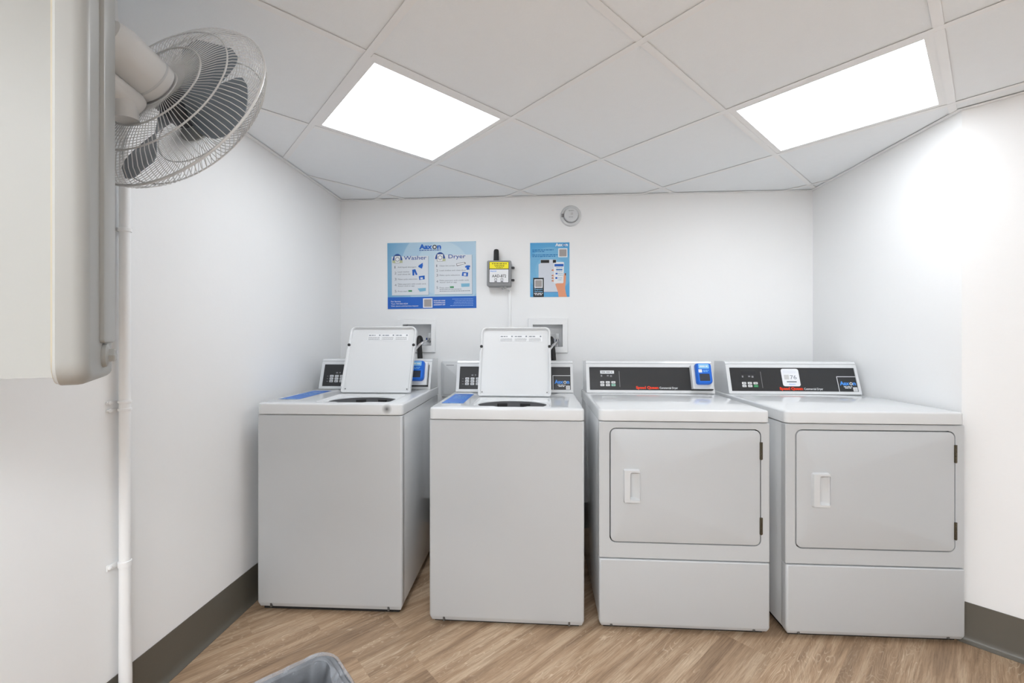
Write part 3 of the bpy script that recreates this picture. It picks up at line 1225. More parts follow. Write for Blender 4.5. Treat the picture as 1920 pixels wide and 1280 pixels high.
def icon_machine(X, Y, basket):
    c = p1(X, Y)
    n = 16
    R_ = 80 * kx
    flat('icon_disc', [(c[0] + R_ * math.cos(PI * i / n), c[1] - 28 * ky + 1.35 * R_ * math.sin(PI * i / n)) for i in range(n + 1)], Q, W2_, M_NAVY, t)
    flat('icon_outline', r1(X - 51, X + 51, Y - 53, Y + 66), Q, W3 - .0002, M_BLACKP, t)
    flat('icon_machine', r1(X - 46, X + 46, Y - 48, Y + 62), Q, W3, M_WHITEP, t)
    bm = bmesh.new()
    holed(bm, [(c[0] + 36 * kx * math.cos(2 * PI * i / n), c[1] - 6 * ky + 36 * ky * math.sin(2 * PI * i / n)) for i in range(n)],
          [[(c[0] + 27 * kx * math.cos(2 * PI * i / n), c[1] - 6 * ky + 27 * ky * math.sin(2 * PI * i / n)) for i in range(n)]], W3 + .0003, Q)
    obj('icon_ring', bm, M_TXT, t, 0)
    for d in basket:
        flat('icon_basket', r1(X + d - 24, X + d + 24, Y + 22, Y + 64), Q, W3 + .0002, mat('print_olive', S(190, 198, 160), .6), t)


icon_machine(218, 376, (-58, 58))
icon_machine(905, 362, (62,))
ROWS_L = ((510, '1', ['Add liquid detergent'], 300), (605, '2', ['Load clothes', 'and close lid'], 185),
          (705, '3', ['Make cycle selections'], 315), (800, '4', ['Make payment with credit card,', 'Aaxon card or app.'], 455),
          (900, '5', ['Press start'], 155))
ROWS_R = ((500, '1', ['Clean lint screen'], 250), (575, '2', ['Load clothes and close door'], 420),
          (652, '3', ['Make cycle selections'], 325), (752, '4', ['Make payment with credit card,', 'Aaxon card or app.'], 465),
          (852, '5', ['Press start'], 155))
M_STEP = mat('print_step', S(98, 108, 122), 0.6)
for X, rows in ((170, ROWS_L), (842, ROWS_R)):
    for Y, num, lines, wd_ in rows:
        x, y = p1(X, Y + 18)
        text('step_number', num, Q, x, y, 40 * ky, M_TXT, t, (28 if num != '1' else 14) * kx, 0, 'L', W2_)
        for k, s in enumerate(lines):
            yy = Y + 10 + (0 if len(lines) == 1 else (-20 + 40 * k if num == '2' else -16 + 30 * k))
            x, y = p1(X + 52, yy)
            text('step_lettering', s, Q, x, y, 21 * ky, M_STEP, t, wd_ * kx * (1 if k == 0 else len(s) / len(lines[0])), 0.0, 'L', W2_)
x, y = p1(892, 884)
bars('small_print', Q, [(x, x + 350 * kx, y, 9 * ky), (x, x + 490 * kx, y - 28 * ky, 9 * ky)], M_TXT, t, W2_, 9)
flat('icon_jug', [p1(*q) for q in ((625, 445), (628, 490), (612, 540), (550, 510), (562, 485))], Q, W2_, M_LOGO, t)
flat('icon_trousers', [p1(*q) for q in ((455, 555), (505, 545), (540, 635), (512, 642), (490, 585), (488, 648), (460, 648))][::-1], Q, W2_, M_LOGO, t)
flat('icon_panel', [p1(*q) for q in ((560, 660), (655, 650), (655, 712), (568, 722))][::-1], Q, W2_, M_LOGO, t)
flat('icon_panel_key', r1(585, 625, 680, 712), Q, W3, M_PALE, t)
flat('icon_cards', [p1(*q) for q in ((540, 858), (672, 850), (672, 900), (575, 912))][::-1], Q, W2_, M_CYAN, t)
flat('icon_start', r1(390, 450, 884, 910), Q, W2_, M_GREENP, t)
flat('icon_lint_edge', [p1(*q) for q in ((1163, 468), (1300, 448), (1312, 472), (1170, 510))][::-1], Q, W2_, M_BLACKP, t)
flat('icon_lint', [p1(*q) for q in ((1170, 472), (1292, 455), (1298, 472), (1176, 500))][::-1], Q, W3, M_WHITEP, t)
flat('icon_shirt', [p1(*q) for q in ((1298, 520), (1325, 500), (1360, 500), (1382, 505), (1380, 530), (1366, 532), (1370, 570), (1325, 572), (1322, 535), (1305, 538))][::-1], Q, W2_, M_LOGO, t)
flat('icon_panel', [p1(*q) for q in ((1258, 605), (1350, 615), (1342, 678), (1246, 668))][::-1], Q, W2_, M_LOGO, t)
flat('icon_panel_key', r1(1278, 1318, 625, 665), Q, W3, M_PALE, t)
flat('icon_cards', [p1(*q) for q in ((1235, 790), (1372, 788), (1368, 842), (1240, 845))][::-1], Q, W2_, M_CYAN, t)
flat('icon_start', r1(1058, 1120, 832, 860), Q, W2_, M_GREENP, t)
flat('blank_patch', r1(625, 777, 1020, 1172), Q, W2_, M_WHITEP, t)
flat('blank_patch', r1(642, 762, 1036, 1156), Q, W3, mat('blank_patch_dark', S(168, 162, 160), .6), t)
for Y, s, wd_ in ((1075, 'For Service', 155), (1112, 'Text: 954-866-0234', 270), (1148, 'Visit: aaxon.com/service-request', 440)):
    x, y = p1(110, Y)
    text('footer_lettering', s, Q, x, y, 21 * ky, M_WHITEP, t, wd_ * kx, 0.012 if Y == 1075 else 0.004, 'L', W2_)
for Y, s in ((1070, 'SCAN QR CODE'), (1103, 'TO DOWNLOAD'), (1136, 'AAXONPAY APP')):
    x, y = p1(795, Y)
    text('footer_lettering', s, Q, x, y, 20 * ky, M_WHITEP, t, 185 * kx, 0.02, 'L', W2_)
x1, _ = p1(1425, 0)
bars('small_print', Q, [(x1 - l * kx, x1, p1(0, Y)[1], 8 * ky) for l, Y in ((330, 1042), (290, 1068), (305, 1094), (310, 1120), (365, 1146))],
     mat('print_lightblue', S(150, 185, 232), .6), t, W2_, 12)

# ------------------------------------------------------------------ payment poster
PX2, PZ2, PW2, PH2 = -0.057, 1.474, 0.252, 0.349
t = thing('payment_poster', 'small blue poster showing a hand holding a phone, right of the grey box', 'poster', (PX2, WB - 0.001, PZ2))
M_P2 = poster_mat('poster_cyan_print', S(72, 162, 218), S(128, 190, 226), PW2 * .5, PH2 * .5, 0.21)
bm = bmesh.new()
slab(bm, 0, PW2, 0, PH2, 0.0, 0.0012, 0.001, 0, Q, 2)
obj('sheet', bm, M_P2, t, 0)
kx, ky = PW2 / 472, PH2 / 650


def p2(X, Y):
    return ((X - 603) * kx, (745 - Y) * ky)


def r2(X0, X1, Y0, Y1):
    (a, b), (c, d) = p2(X0, Y1), p2(X1, Y0)
    return rect(a, c, b, d)


x, y = p2(905, 138)
logo(Q, x, y, 34 * ky, 150 * kx, M_WHITEP, M_NAVY, M_WHITEP, t, W1)
bars('small_print', Q, [(p2(630, 0)[0], p2(X, 0)[0], p2(0, Y)[1], 9 * ky) for X, Y in ((885, 186), (780, 204), (935, 246), (905, 264))], M_DKBLUE, t, W1, 21)
flat('blank_patch', r2(940, 1050, 165, 272), Q, W1, M_WHITEP, t)
flat('blank_patch', r2(952, 1040, 177, 262), Q, W2_, mat('blank_patch_dark', S(168, 162, 160), .6), t)
flat('drawn_washer', [p2(*q) for q in ((705, 352), (728, 340), (728, 298), (918, 298), (918, 340), (945, 352), (945, 685), (705, 685))][::-1], Q, W1, M_PALE, t)
flat('drawn_console', r2(731, 832, 302, 338), Q, W2_, M_BLACKP, t)
flat('drawn_console', r2(876, 914, 302, 338), Q, W2_, M_BLACKP, t)
flat('drawn_washer_line', r2(705, 945, 685, 690), Q, W1, M_NAVY, t)
hand = [(945, 745), (938, 690), (905, 592), (925, 583), (975, 583), (1000, 545), (1010, 470), (1024, 458), (1034, 470), (1030, 560), (1022, 640), (1032, 700), (1045, 745)]
flat('drawn_hand', [p2(*q) for q in hand][::-1], Q, W1 + .0002, M_SKIN, t)
for Yc in (425, 490, 520, 552):
    flat('drawn_finger', [p2(*q) for q in ((895, Yc - 12), (866, Yc - 8), (860, Yc), (868, Yc + 8), (895, Yc + 14))][::-1], Q, W1 + .0002, M_SKIN, t)
    flat('drawn_nail', [p2(*q) for q in ((876, Yc - 9), (862, Yc), (858, Yc + 2), (868, Yc + 6))][::-1], Q, W2_, M_BLACKP, t)
flat('drawn_nail', [p2(*q) for q in ((1021, 462), (1033, 464), (1031, 490), (1023, 490))][::-1], Q, W2_, M_BLACKP, t)
flat('drawn_phone', [p2(*q) for q in ((895, 328), (1002, 328), (1010, 338), (1003, 575), (995, 582), (893, 582), (887, 572), (887, 338))][::-1], Q, W2_, M_WHITEP, t)
flat('phone_header', r2(895, 1004, 352, 382), Q, W3, M_BAND, t)
flat('phone_button', r2(915, 990, 413, 428), Q, W3, M_DKBLUE, t)
flat('phone_icon', r2(908, 933, 458, 476), Q, W3, M_LOGO, t)
flat('phone_icon', r2(906, 930, 508, 530), Q, W3, M_LOGO, t)
bars('small_print', Q, [(p2(X0, 0)[0], p2(X1, 0)[0], p2(0, Y)[1], 6 * ky) for X0, X1, Y in ((915, 990, 400), (915, 990, 446), (938, 995, 470), (938, 995, 490), (936, 992, 522), (936, 985, 545))], M_CYAN, t, W3, 22)
flat('service_label', r2(640, 768, 515, 745), Q, W2_, M_BLACKP, t)
flat('blank_patch', r2(654, 754, 533, 635), Q, W3, M_WHITEP, t)
flat('blank_patch', r2(664, 744, 543, 625), Q, W3 + .0003, mat('blank_patch_dark', S(168, 162, 160), .6), t)
for Y, s in ((660, 'Report'), (686, 'Service')):
    x, y = p2(704, Y)
    text('label_lettering', s, Q, x, y, 18 * ky, M_SKY, t, 98 * kx, 0.015, 'C', W3)
bars('small_print', Q, [(p2(652, 0)[0], p2(756, 0)[0], p2(0, 706)[1], 9 * ky), (p2(660, 0)[0], p2(750, 0)[0], p2(0, 722)[1], 9 * ky)], M_WHITEP, t, W3, 23)

# ------------------------------------------------------------------ grey gateway box
t = thing('gateway_box', 'grey plastic gateway box with a black antenna and yellow label on the back wall', 'electronics box',
          (-0.253, WB, 1.538))
t.rotation_euler = (0, math.radians(0.6), 0)
bm = bmesh.new()
slab(bm, -0.075, 0.075, 0, 0.160, 0.0, 0.046, 0.008, 0.002, Q, 3, False)
obj('base', bm, M_ENCL, t)
bm = bmesh.new()
slab(bm, -0.077, 0.077, -0.002, 0.162, 0.0475, 0.072, 0.009, 0.005, Q, 3)
cv = obj('cover', bm, M_ENCL, t)
bm = bmesh.new()
slab(bm, -0.0625, 0.0625, 0.020, 0.153, 0.0715, 0.0724, 0.003, 0, Q, 2)
obj('label_border', bm, M_BLACKP, cv, 0)
flat('warning_label', rect(-0.060, 0.060, 0.110, 0.151), Q, 0.0728, M_YELLOW, cv)
bars('small_print', Q, [(-.045, .048, .138, .0055), (-.030, .034, .129, .0035), (-.026, .032, .1215, .0035), (-.018, .024, .114, .0035)],
     mat('olive_print', S(120, 112, 20), .6), cv, .0732, 31)
flat('number_label', rect(-0.060, 0.060, 0.023, 0.105), Q, 0.0728, M_WHITEP, cv)
text('lettering', 'Aaxon', Q, -0.056, 0.090, 0.0085, M_BLUEL, cv, 0.040, 0.02, 'L', .0732)
text('lettering', 'AAD-872', Q, 0.001, 0.055, 0.0175, M_BLACKP, cv, 0.090, 0.012, 'C', .0732)
for xx in (-0.020, 0.019):
    flat('print_bar', rect(xx - .008, xx + .008, .025, .030), Q, .0732, M_BLACKP, cv)
    bm = bmesh.new()
    holed(bm, rect(xx - .008, xx + .008, .034, .048), [rect(xx - .005, xx + .005, .037, .045)], .0732, Q)
    obj('print_mark', bm, M_PGREY, cv, 0)
for zz in (0.043, 0.122):
    bm = bmesh.new()
    slab(bm, 0.075, 0.096, zz - .007, zz + .007, 0.020, 0.034, 0.005, 0.002, Q, 3)
    obj('latch', bm, mat('latch_dark', S(70, 70, 72), .5), t)
bm = bmesh.new()
lathe(bm, [(0.0195, 0.158), (0.0195, 0.168), (0.0175, 0.171), (0.0165, 0.228), (0.013, 0.237), (0.004, 0.240)], 20, TR(-0.022, -0.036, 0))
ant = obj('antenna', bm, M_RUBBER, t)
bm = bmesh.new()
tube(bm, [(0.027 + 0.011 * math.cos(a), -0.045, -0.006 + 0.012 * math.sin(a)) for a in [2 * PI * k / 16 for k in range(17)]], 0.0022, 6)
obj('padlock_loop', bm, M_CHROME, t)

bm = bmesh.new()
slab(bm, -0.199, -0.181, 1.06, 1.515, 0.0, 0.011, 0.003, 0.003, TR(0, WB, 0) @ Q, 2, False)
rc = obj('cable_raceway', bm, M_WALL)
tag(rc, 'white cable raceway running down the wall below the grey box', 'raceway')
bm = bmesh.new()
tube(bm, bez((-0.212, WB - .035, 1.536), (-0.205, WB - .035, 1.515), (-0.192, WB - .02, 1.53), (-0.190, WB - .006, 1.508), 10), 0.0032, 8)
tag(obj('power_cable', bm, M_PLASTIC), 'short white cable looping from the grey box into its raceway', 'cable')

# ------------------------------------------------------------------ smoke detector
t = thing('smoke_detector', 'round white detector high on the back wall', 'detector', (0.203, WB, 1.990))
bm = bmesh.new()
lathe(bm, [(0.066, 0.0), (0.066, 0.012), (0.062, 0.018), (0.050, 0.020)], 36, Q)
obj('mounting_ring', bm, M_PLASTIC, t)
bm = bmesh.new()
lathe(bm, [(0.0485, 0.014), (0.0485, 0.020)], 36, Q)
obj('gap_ring', bm, mat('gap_grey', S(165, 165, 165), .6), t)
bm = bmesh.new()
lathe(bm, [(0.0455, 0.018), (0.0455, 0.034), (0.041, 0.040), (0.030, 0.042), (0.004, 0.0425)], 36, Q)
cvr = obj('cover', bm, M_PLASTIC, t)
bm = bmesh.new()
box(bm, -0.061, -0.047, -0.010, 0.010, 0.018, 0.026, 0.001, Q)
obj('vent', bm, M_PGREY, t)
bm = bmesh.new()
lathe(bm, [(0.008, 0.0415), (0.008, 0.0440), (0.006, 0.0446)], 14, Q @ TR(0.004, 0.004, 0))
obj('test_button', bm, mat('button_grey', S(205, 205, 205), .4), cvr)
bars('small_print', Q, [(-.016, .016, .022, .003), (-.014, .010, -.018, .003)], M_PGREY, cvr, .0432, 6)


# ------------------------------------------------------------------ recessed washer outlet boxes with taps and hoses
def outlet(fx0, fx1, fz0, fz1, h, label, hose_label, drain_label, hx, tap_x, hose_end):
    t = thing('outlet_box', label, 'outlet box', ((fx0 + fx1) / 2, WB, fz0), 0, 'washer outlet boxes')
    ox, oz = (fx0 + fx1) / 2, fz0
    P_ = RX(90)
    a = (h[0] - ox, h[1] - ox, h[2] - oz, h[3] - oz)
    bm = bmesh.new()
    o = rrect(fx0 - ox, fx1 - ox, 0, fz1 - oz, 0.004, 2)
    oi = rrect(fx0 - ox, fx1 - ox, 0, fz1 - oz, 0.004, 2, 0.004)
    hl = rect(*a)
    rg = holed(bm, oi, [hl], 0.012, P_)
    skirt(bm, rg[0], [(q[0], q[1], 0.0005) for q in o], P_)
    skirt(bm, rg[1], [(q[0], q[1], 0.0) for q in hl], P_)
    obj('frame', bm, M_WALL, t)
    bm = bmesh.new()
    ih = rect(a[0] + .0008, a[1] - .0008, a[2] + .0008, a[3] - .0008)
    loft(bm, [[(q[0], q[1], 0.011) for q in ih], [(q[0], q[1], -0.085) for q in ih]], P_, False, True)
    obj('recess', bm, M_OUTLET, t, 0)
    tx = tap_x - ox
    bm = bmesh.new()
    lathe(bm, [(0.010, 0.0), (0.010, 0.022), (0.0125, 0.022), (0.0125, 0.036), (0.009, 0.036), (0.009, 0.075)], 14, TR(tx, 0.045, a[2] + .0015))
    tp = obj('tap', bm, M_CHROME, t)
    bm = bmesh.new()
    tube(bm, [(tx, 0.045, a[2] + .028), (tx, 0.012, a[2] + .028)], 0.008, 12)
    obj('spout', bm, M_CHROME, tp)
    bm = bmesh.new()
    slab(bm, tx - .010, tx + .010, a[2] + .050, a[2] + .085, -0.040, -0.030, 0.004, 0.002, P_, 2)
    obj('tap_tag', bm, M_PLASTIC, tp)
    bm = bmesh.new()
    slab(bm, tx - .026, tx - .020, a[2] + .028, a[2] + .052, -0.05, -0.03, 0.002, 0.001, P_, 2)
    obj('tap_lever', bm, mat('lever_blue', S(30, 60, 130), .4), tp)
    bm = bmesh.new()
    slab(bm, a[0] + .045, a[0] + .051, a[2] + .028, a[2] + .052, -0.05, -0.03, 0.002, 0.001, P_, 2)
    obj('tap_lever', bm, mat('lever_red', S(170, 40, 30), .4), tp)
    # steel supply hose
    z0 = h[2] + .028
    bm = bmesh.new()
    tube(bm, bez((tap_x, WB + .010, z0), (tap_x - .004, WB - .075, z0 + .010), (tap_x - .04, WB - .095, z0 - .002), hose_end, 14), 0.0075, 8)
    tag(obj('supply_hose', bm, M_CHROME), hose_label, 'hose', 'supply hoses')
    # black drain hose, hooked over into the box
    bm = bmesh.new()
    pts = bez((hx - .012, WB + .040, h[2] + .020), (hx - .012, WB + .02, h[2] + .072), (hx - .010, WB - .034, h[2] + .062), (hx, WB - .034, h[2] - .03), 14)
    pts += [Vector((hx + .006, WB - .040, h[2] - .10)), Vector((hx + .012, WB - .05, 0.92)), Vector((hx + .012, WB - .07, 0.55))]
    tube(bm, pts, 0.0165, 14)
    tag(obj('drain_hose', bm, M_RUBBER), drain_label, 'hose', 'drain hoses')


outlet(-0.929, -0.673, 1.114, 1.334, HOLES[0], 'white recessed outlet box on the wall behind the washer with the card reader',
       'braided steel supply hose behind the washer with the card reader', 'black drain hose behind the washer with the card reader', -0.772, -0.722,
       (-0.83, WB - .12, 1.05))
outlet(-0.071, 0.185, 1.113, 1.338, HOLES[1], 'white recessed outlet box on the wall behind the middle washer, near the dryers',
       'braided steel supply hose behind the middle washer', 'black drain hose behind the middle washer', 0.088, 0.119,
       (0.02, WB - .12, 1.05))

# white access cover between the washers
t = thing('access_cover', 'white plastic cover low on the back wall between the two washers', 'wall cover', (-0.634, WB, 0.828))
bm = bmesh.new()
slab(bm, 0, 0.25, 0, 0.232, 0.0005, 0.022, 0.012, 0.006, Q, 4, False)
obj('plate', bm, M_PLASTIC, t)
bm = bmesh.new()
slab(bm, 0.018, 0.232, 0.018, 0.214, 0.0215, 0.0265, 0.008, 0.002, Q, 4, False)
lid_ = obj('hatch', bm, M_PLASTIC, t)
bm = bmesh.new()
box(bm, 0.035, 0.085, 0.205, 0.2085, 0.026, 0.0272, 0, Q)
obj('finger_slot', bm, M_PGREY, lid_, 0)

# ------------------------------------------------------------------ painted conduit on the left wall
t = thing('conduit_pipe', 'thin white painted pipe running up the left wall', 'pipe', (-1.291, 1.236, 0))
bm = bmesh.new()
tube(bm, [(0.002, 0, 0.0), (0.002, 0, 0.16), (0, 0, 0.35), (0, 0, 1.2), (0, 0, CEIL - .002)], [0.0165, 0.0165, 0.0145, 0.0142, 0.0142], 18)
obj('pipe', bm, M_WALL, t)
for zc, hh in ((1.545, 0.006), (1.009, 0.004), (0.985, 0.004), (0.504, 0.009)):
    bm = bmesh.new()
    lathe(bm, [(0.0150, zc - hh), (0.0172, zc - hh + .001), (0.0172, zc + hh - .001), (0.0150, zc + hh)], 18, I4)
    st = obj('strap', bm, M_WALL, t)
    bm = bmesh.new()
    box(bm, -0.0235, -0.0195, -0.036, 0.022, zc - hh, zc + hh, 0.001)
    obj('strap_ear', bm, M_WALL, st)
    bm = bmesh.new()
    lathe(bm, [(0.006, 0), (0.006, 0.003), (0.003, 0.0045)], 10, TR(-0.0195, -0.028, zc) @ RY(90))
    obj('strap_screw', bm, M_WALL, st)

# ------------------------------------------------------------------ white wall cabinet with its door standing open
cz0, cz1 = 1.1385, 1.98
t = thing('wall_cabinet', 'cream metal wall cabinet with its thick rounded door standing open, at the left edge', 'cabinet', (-1.0, 0.8, cz0))
TI = TR(1.0, -0.8, -cz0)


def C2(x, d):
    """plan position from right / forward offsets in the viewer's heading"""
    c, s = math.cos(YAW), math.sin(YAW)
    return (x * c - d * s, x * s + d * c)


KC = 0.836
F1, F2 = C2(-0.878 * KC, 0.885 * KC), C2(-1.42 * KC, 0.690 * KC)
bm = bmesh.new()
pl = [F2, F1, (-1.3145, 0.930), (-1.3145, 0.46)]
poly(bm, pl, cz0, cz1, TI)
obj('body', bm, M_CREAM, t)
A_, B_, D_ = (Vector(C2(-0.747 * KC, 0.682 * KC)), Vector(C2(-0.714 * KC, 0.7095 * KC)), Vector(C2(-0.846 * KC, 0.894 * KC)))
ex = (D_ - B_).normalized()                # along the door's width, from its free edge to the hinge
th = (A_ - B_).length
wdt = (D_ - B_).length
nrm = (B_ - A_).normalized()               # outer face of the door
Md = TI @ axes(Vector((B_.x, B_.y, cz0)), Vector((ex.x, ex.y, 0)), Vector((0, 0, 1)), Vector((nrm.x, nrm.y, 0)))
bm = bmesh.new()
lv = [(0.003, -th), (0.0, -th + .004)] + [(0.016 * (1 - math.cos(a)), -0.016 * (1 - math.sin(a))) for a in [PI / 2 * k / 5 for k in range(6)]]
rr = (0.034, 0.010, 0.010, 0.034)
loft(bm, [[(x, y, w) for x, y in rrect(0, wdt, 0.0, cz1 - cz0 - .01, rr, 6, i)] for i, w in lv], Md)
dr = obj('door', bm, M_CREAM, t)
bm = bmesh.new()
o = rrect(0.0022, wdt - .0022, 0.0022, cz1 - cz0 - .0122, rr, 6)
o2 = rrect(0.004, wdt - .004, 0.004, cz1 - cz0 - .014, rr, 6)
loft(bm, [[(x, y, -th - .0006) for x, y in o], [(x, y, -th + .002) for x, y in o]], Md)
obj('door_edge', bm, M_YEL, dr)
bm = bmesh.new()
slab(bm, 0.075, 0.165, 0.060, 0.80, -0.002, 0.006, 0.006, 0.003, Md, 3, False)
obj('door_skin', bm, M_CREAM, dr)
bm = bmesh.new()
Mb = Md @ TR(0.104, 0.040, 0.0) @ Matrix.Scale(0.84, 4)
lathe(bm, [(0.024, -0.002), (0.022, 0.006), (0.014, 0.009)], 18, Mb)
lathe(bm, [(0.0135, 0.006), (0.0135, 0.016), (0.011, 0.018)], 6, Mb)
obj('hinge_bolt', bm, M_CREAM, dr)

# ------------------------------------------------------------------ wall fan
FC = Vector((-0.905, 0.990, 1.790))
az, el = math.radians(81.1), math.radians(-20.8)
fa = Vector((math.cos(el) * math.cos(az), math.cos(el) * math.sin(az), math.sin(el)))
fe = fa.cross(Vector((0, 0, 1))).normalized()
fu = fe.cross(fa).normalized()
t = thing('wall_fan', 'white wall-mounted fan with wire cage and grey blades, tilted downwards beside the cabinet', 'fan', tuple(FC))
FM = axes(Vector((0, 0, 0)), fe, fu, fa)    # z runs along the fan's axis, forwards
FR = 0.25


def cage(prof, n, twist):
    bm = bmesh.new()
    for k in range(n):
        a0 = 2 * PI * k / n
        pts = []
        for i, (r, z) in enumerate(prof):
            a = a0 + twist * (i / (len(prof) - 1))
            pts.append((r * math.cos(a), r * math.sin(a), z))
        tube(bm, pts, 0.0010, 4, FM, False)
    return bm


rear = [(0.050, -0.040), (0.080, -0.046), (0.125, -0.048), (0.165, -0.046), (0.200, -0.039), (0.228, -0.027), (0.243, -0.014), (0.249, 0.0)]
front = [(0.045, 0.070), (0.090, 0.070), (0.140, 0.066), (0.185, 0.057), (0.220, 0.042), (0.241, 0.022), (0.249, 0.004)]
obj('rear_grille', cage(rear, 110, 0.0), M_WIRE, t)
obj('front_grille', cage(front, 110, 0.30), M_WIRE, t)


def ring(r, z, rad, name, m=M_WIRE):
    bm = bmesh.new()
    n = 64
    tube(bm, [(r * math.cos(2 * PI * k / n), r * math.sin(2 * PI * k / n), z) for k in range(n + 1)], rad, 6, FM)
    return obj(name, bm, m, t)


ring(0.2505, 0.002, 0.0030, 'rim_band')
ring(0.125, -0.0495, 0.0019, 'cage_ring')
ring(0.190, -0.0425, 0.0019, 'cage_ring')
ring(0.120, 0.0690, 0.0017, 'cage_ring')
ring(0.205, 0.050, 0.0017, 'cage_ring')
bm = bmesh.new()
lathe(bm, [(0.052, 0.068), (0.052, 0.073), (0.045, 0.077), (0.004, 0.078)], 28, FM)
obj('front_badge', bm, mat('fan_badge', S(190, 190, 188), .35), t)
# hub and four broad blades
bm = bmesh.new()
lathe(bm, [(0.036, -0.030), (0.040, -0.022), (0.040, 0.036), (0.034, 0.046), (0.004, 0.050)], 24, FM)
obj('hub', bm, mat('hub_dark', S(60, 64, 70), .4), t)


def blade(a):
    bm = bmesh.new()
    prof = []
    NR, NT = 10, 8
    for side in (0, 1):
        g = []
        for i in range(NR + 1):
            s = i / NR
            r = 0.036 + 0.184 * s
            half = math.radians(14 + 12 * math.sin(PI * min(1, s * 0.62 + 0.12))) * (1 if s < 0.8 else math.sqrt(max(0.02, 1 - ((s - 0.8) / 0.2) ** 2 * 0.72)))
            row = []
            for k in range(NT + 1):
                q = k / NT * 2 - 1
                th = a + q * half + 0.30 * s
                z = 0.006 + 0.022 * (-q) * (1 - 0.35 * s) + 0.004 * (1 - q * q) + (0.0018 if side else 0)
                row.append(bm.verts.new(FM @ Vector((r * math.cos(th), r * math.sin(th), z))))
            g.append(row)
        prof.append(g)
    for side in (0, 1):
        g = prof[side]
        for i in range(NR):
            for k in range(NT):
                f = (g[i][k], g[i][k + 1], g[i + 1][k + 1], g[i + 1][k])
                bm.faces.new(f if side else f[::-1])
    def edge(seq):
        for (p, q), (r_, s_) in zip(seq, seq[1:]):
            bm.faces.new((p, r_, s_, q))
    g0, g1 = prof
    edge([(g0[i][0], g1[i][0]) for i in range(NR + 1)])
    edge([(g0[i][NT], g1[i][NT]) for i in range(NR + 1)][::-1])
    edge([(g0[NR][k], g1[NR][k]) for k in range(NT + 1)])
    edge([(g0[0][k], g1[0][k]) for k in range(NT + 1)][::-1])
    return obj('blade', bm, M_BLADE, t, 50)


BL0 = math.radians(-26)
for k in range(4):
    blade(BL0 + k * PI / 2)
bm = bmesh.new()
lathe(bm, [(0.054, -0.0375), (0.057, -0.040), (0.054, -0.0430)], 28, FM)
obj('rear_boss', bm, M_FANW, t)
# motor housing behind the cage
bm = bmesh.new()
lathe(bm, [(0.020, -0.025), (0.020, -0.044), (0.050, -0.045), (0.0545, -0.049), (0.056, -0.058), (0.055, -0.140), (0.047, -0.165), (0.028, -0.178), (0.004, -0.181)], 32, FM)
obj('motor_housing', bm, M_FANW, t)
bm = bmesh.new()
lathe(bm, [(0.0560, -0.070), (0.0566, -0.069), (0.0566, -0.066), (0.0560, -0.065)], 32, FM, False, False)
obj('housing_seam', bm, M_PLASTIC, t)


def FL(x, y, z):
    """fan-local point from a world point"""
    return Vector((x, y, z)) - FC


# neck under the motor, with pivot knob, and the arm back to the left wall
down = Vector((0, 0, -1))
n0 = -0.118 * fa + Vector((-0.004, 0.0, -0.086))
bm = bmesh.new()
tube(bm, [n0 - fa * 0.050, n0 - fa * 0.045, n0 + fa * 0.022, n0 + fa * 0.032, n0 + fa * 0.036], [0.020, 0.026, 0.030, 0.026, 0.014], 20)
nk = obj('neck', bm, M_FANW, t)
bm = bmesh.new()
tube(bm, [n0 + Vector((0, 0, 0.0)), n0 + Vector((0.004, 0.004, -0.052))], [0.026, 0.024], 18)
obj('pivot_knob', bm, M_FANW, nk)
bm = bmesh.new()
w0 = FL(-1.309, 0.0, 1.80)
wall_pt = FL(-1.300, 1.085, 1.78)
tube(bm, bez(n0 - fa * 0.03, n0 - fa * 0.06 + Vector((-.08, 0, -.03)), wall_pt + Vector((0.12, -.02, 0.0)), wall_pt, 10), 0.022, 14)
obj('bracket_arm', bm, M_FANW, t)
bm = bmesh.new()
slab(bm, 1.085 - .05, 1.085 + .06, 1.70, 1.86, 0.0, 0.014, 0.012, 0.004, TR(-FC.x, -FC.y, -FC.z) @ axes(Vector((-1.3145, 0, 0)), Vector((0, 1, 0)), Vector((0, 0, 1)), Vector((1, 0, 0))), 4, False)
obj('wall_plate', bm, M_FANW, t)

# ------------------------------------------------------------------ waste bin with a clear liner
bc = Vector(C2(-0.386, 0.902))              # far corner of the rim
e1 = (Vector(C2(-0.497, 0.802)) - bc).normalized()
e2 = Vector((-e1.y, e1.x))
if e2.y > 0:
    e2 = -e2
e2 = e2.normalized()
BH = 0.55
t = thing('waste_bin', 'black rectangular waste bin with a clear plastic liner folded over its rim', 'bin', (bc.x, bc.y, 0))
BM = axes(Vector((0, 0, 0)), Vector((e2.x, e2.y, 0)), Vector((e1.x, e1.y, 0)), Vector((0, 0, 1)))
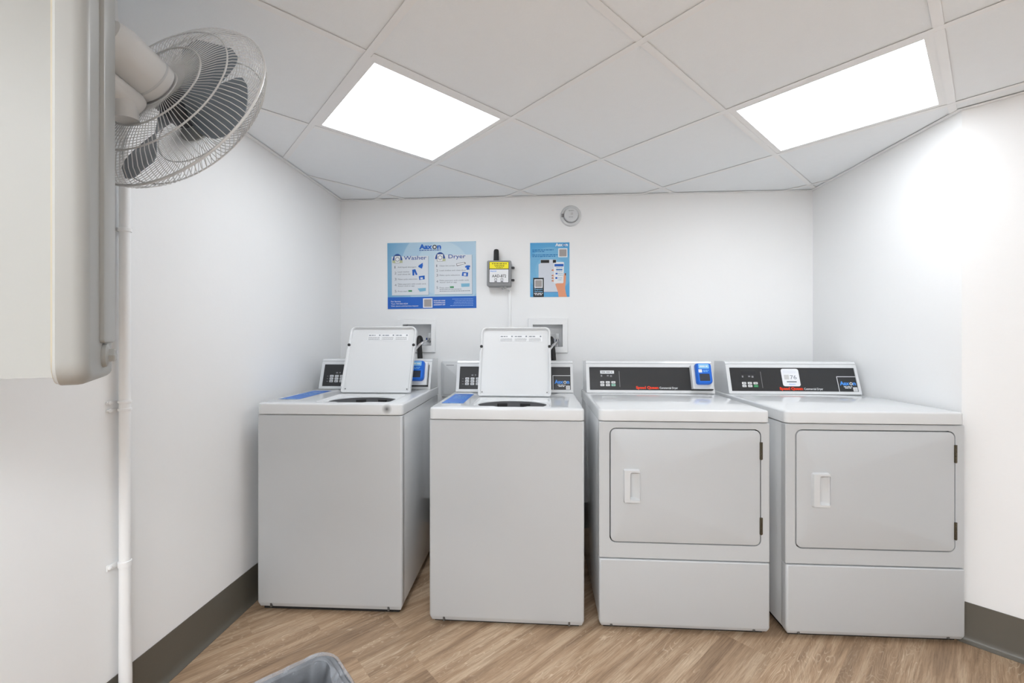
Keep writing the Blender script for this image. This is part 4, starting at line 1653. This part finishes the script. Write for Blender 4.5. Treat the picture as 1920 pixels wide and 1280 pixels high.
# local: x along e2 (0.28), y along e1 (0.40)
LX, LY = 0.28, 0.40
BR_ = 0.045
bm = bmesh.new()
lv = [(0.050, 0.0), (0.045, 0.006), (0.010, BH - 0.03), (0.004, BH - 0.022), (0.004, BH - 0.006), (0.010, BH - 0.004),
      (0.018, BH - 0.006), (0.024, BH - 0.03), (0.052, 0.02)]
loft(bm, [[(x, y, z) for x, y in rrect(0, LX, 0, LY, BR_, 6, i)] for i, z in lv], BM)
obj('bin_body', bm, M_BIN, t)
bm = bmesh.new()
lv = [(0.006, BH - 0.16), (0.003, BH - 0.10), (0.001, BH - 0.05), (-0.001, BH - 0.02), (0.000, BH - 0.004),
      (0.004, BH + 0.0015), (0.008, BH - 0.0015), (0.011, BH + 0.002), (0.015, BH - 0.001), (0.018, BH + 0.002), (0.023, BH - 0.001),
      (0.026, BH - 0.008), (0.030, BH - 0.03), (0.036, BH - 0.07), (0.045, BH - 0.14), (0.055, BH - 0.24), (0.08, BH - 0.38)]
RIM = range(4, 11)
loops = []
for q, (i, z) in enumerate(lv):
    base = rrect(0, LX, 0, LY, BR_, 8, i)
    den = []
    for k in range(len(base)):
        p, r_ = base[k], base[(k + 1) % len(base)]
        n = max(1, int(math.dist(p, r_) / 0.018)) if q >= 0 else 1
        den.append((p, r_))
    # resample evenly so that every ring has the same count
    per = [0]
    for p, r_ in den:
        per.append(per[-1] + math.dist(p, r_))
    NN = 120
    lp = []
    for k in range(NN):
        d = per[-1] * k / NN
        s = max(j for j in range(len(den)) if per[j] <= d + 1e-9)
        f = (d - per[s]) / max(1e-9, per[s + 1] - per[s])
        p, r_ = den[s]
        x, y = p[0] + (r_[0] - p[0]) * f, p[1] + (r_[1] - p[1]) * f
        amp = 0.0022 if q in RIM else (0.005 if q < 4 else min(0.026, 0.004 + 0.006 * (q - 10)))
        nv = noise.noise_vector(Vector((x * 30, y * 30, z * 9 + (q * 0.45 if q in RIM else q))))
        lp.append((x + nv.x * amp, y + nv.y * amp, z + nv.z * amp * (0.5 if q in RIM else 1.2)))
    loops.append(lp)
loft(bm, loops, BM, False, True)
ln = obj('liner', bm, M_BAG, t, 32)
ln['label'] = 'clear crinkled plastic liner'
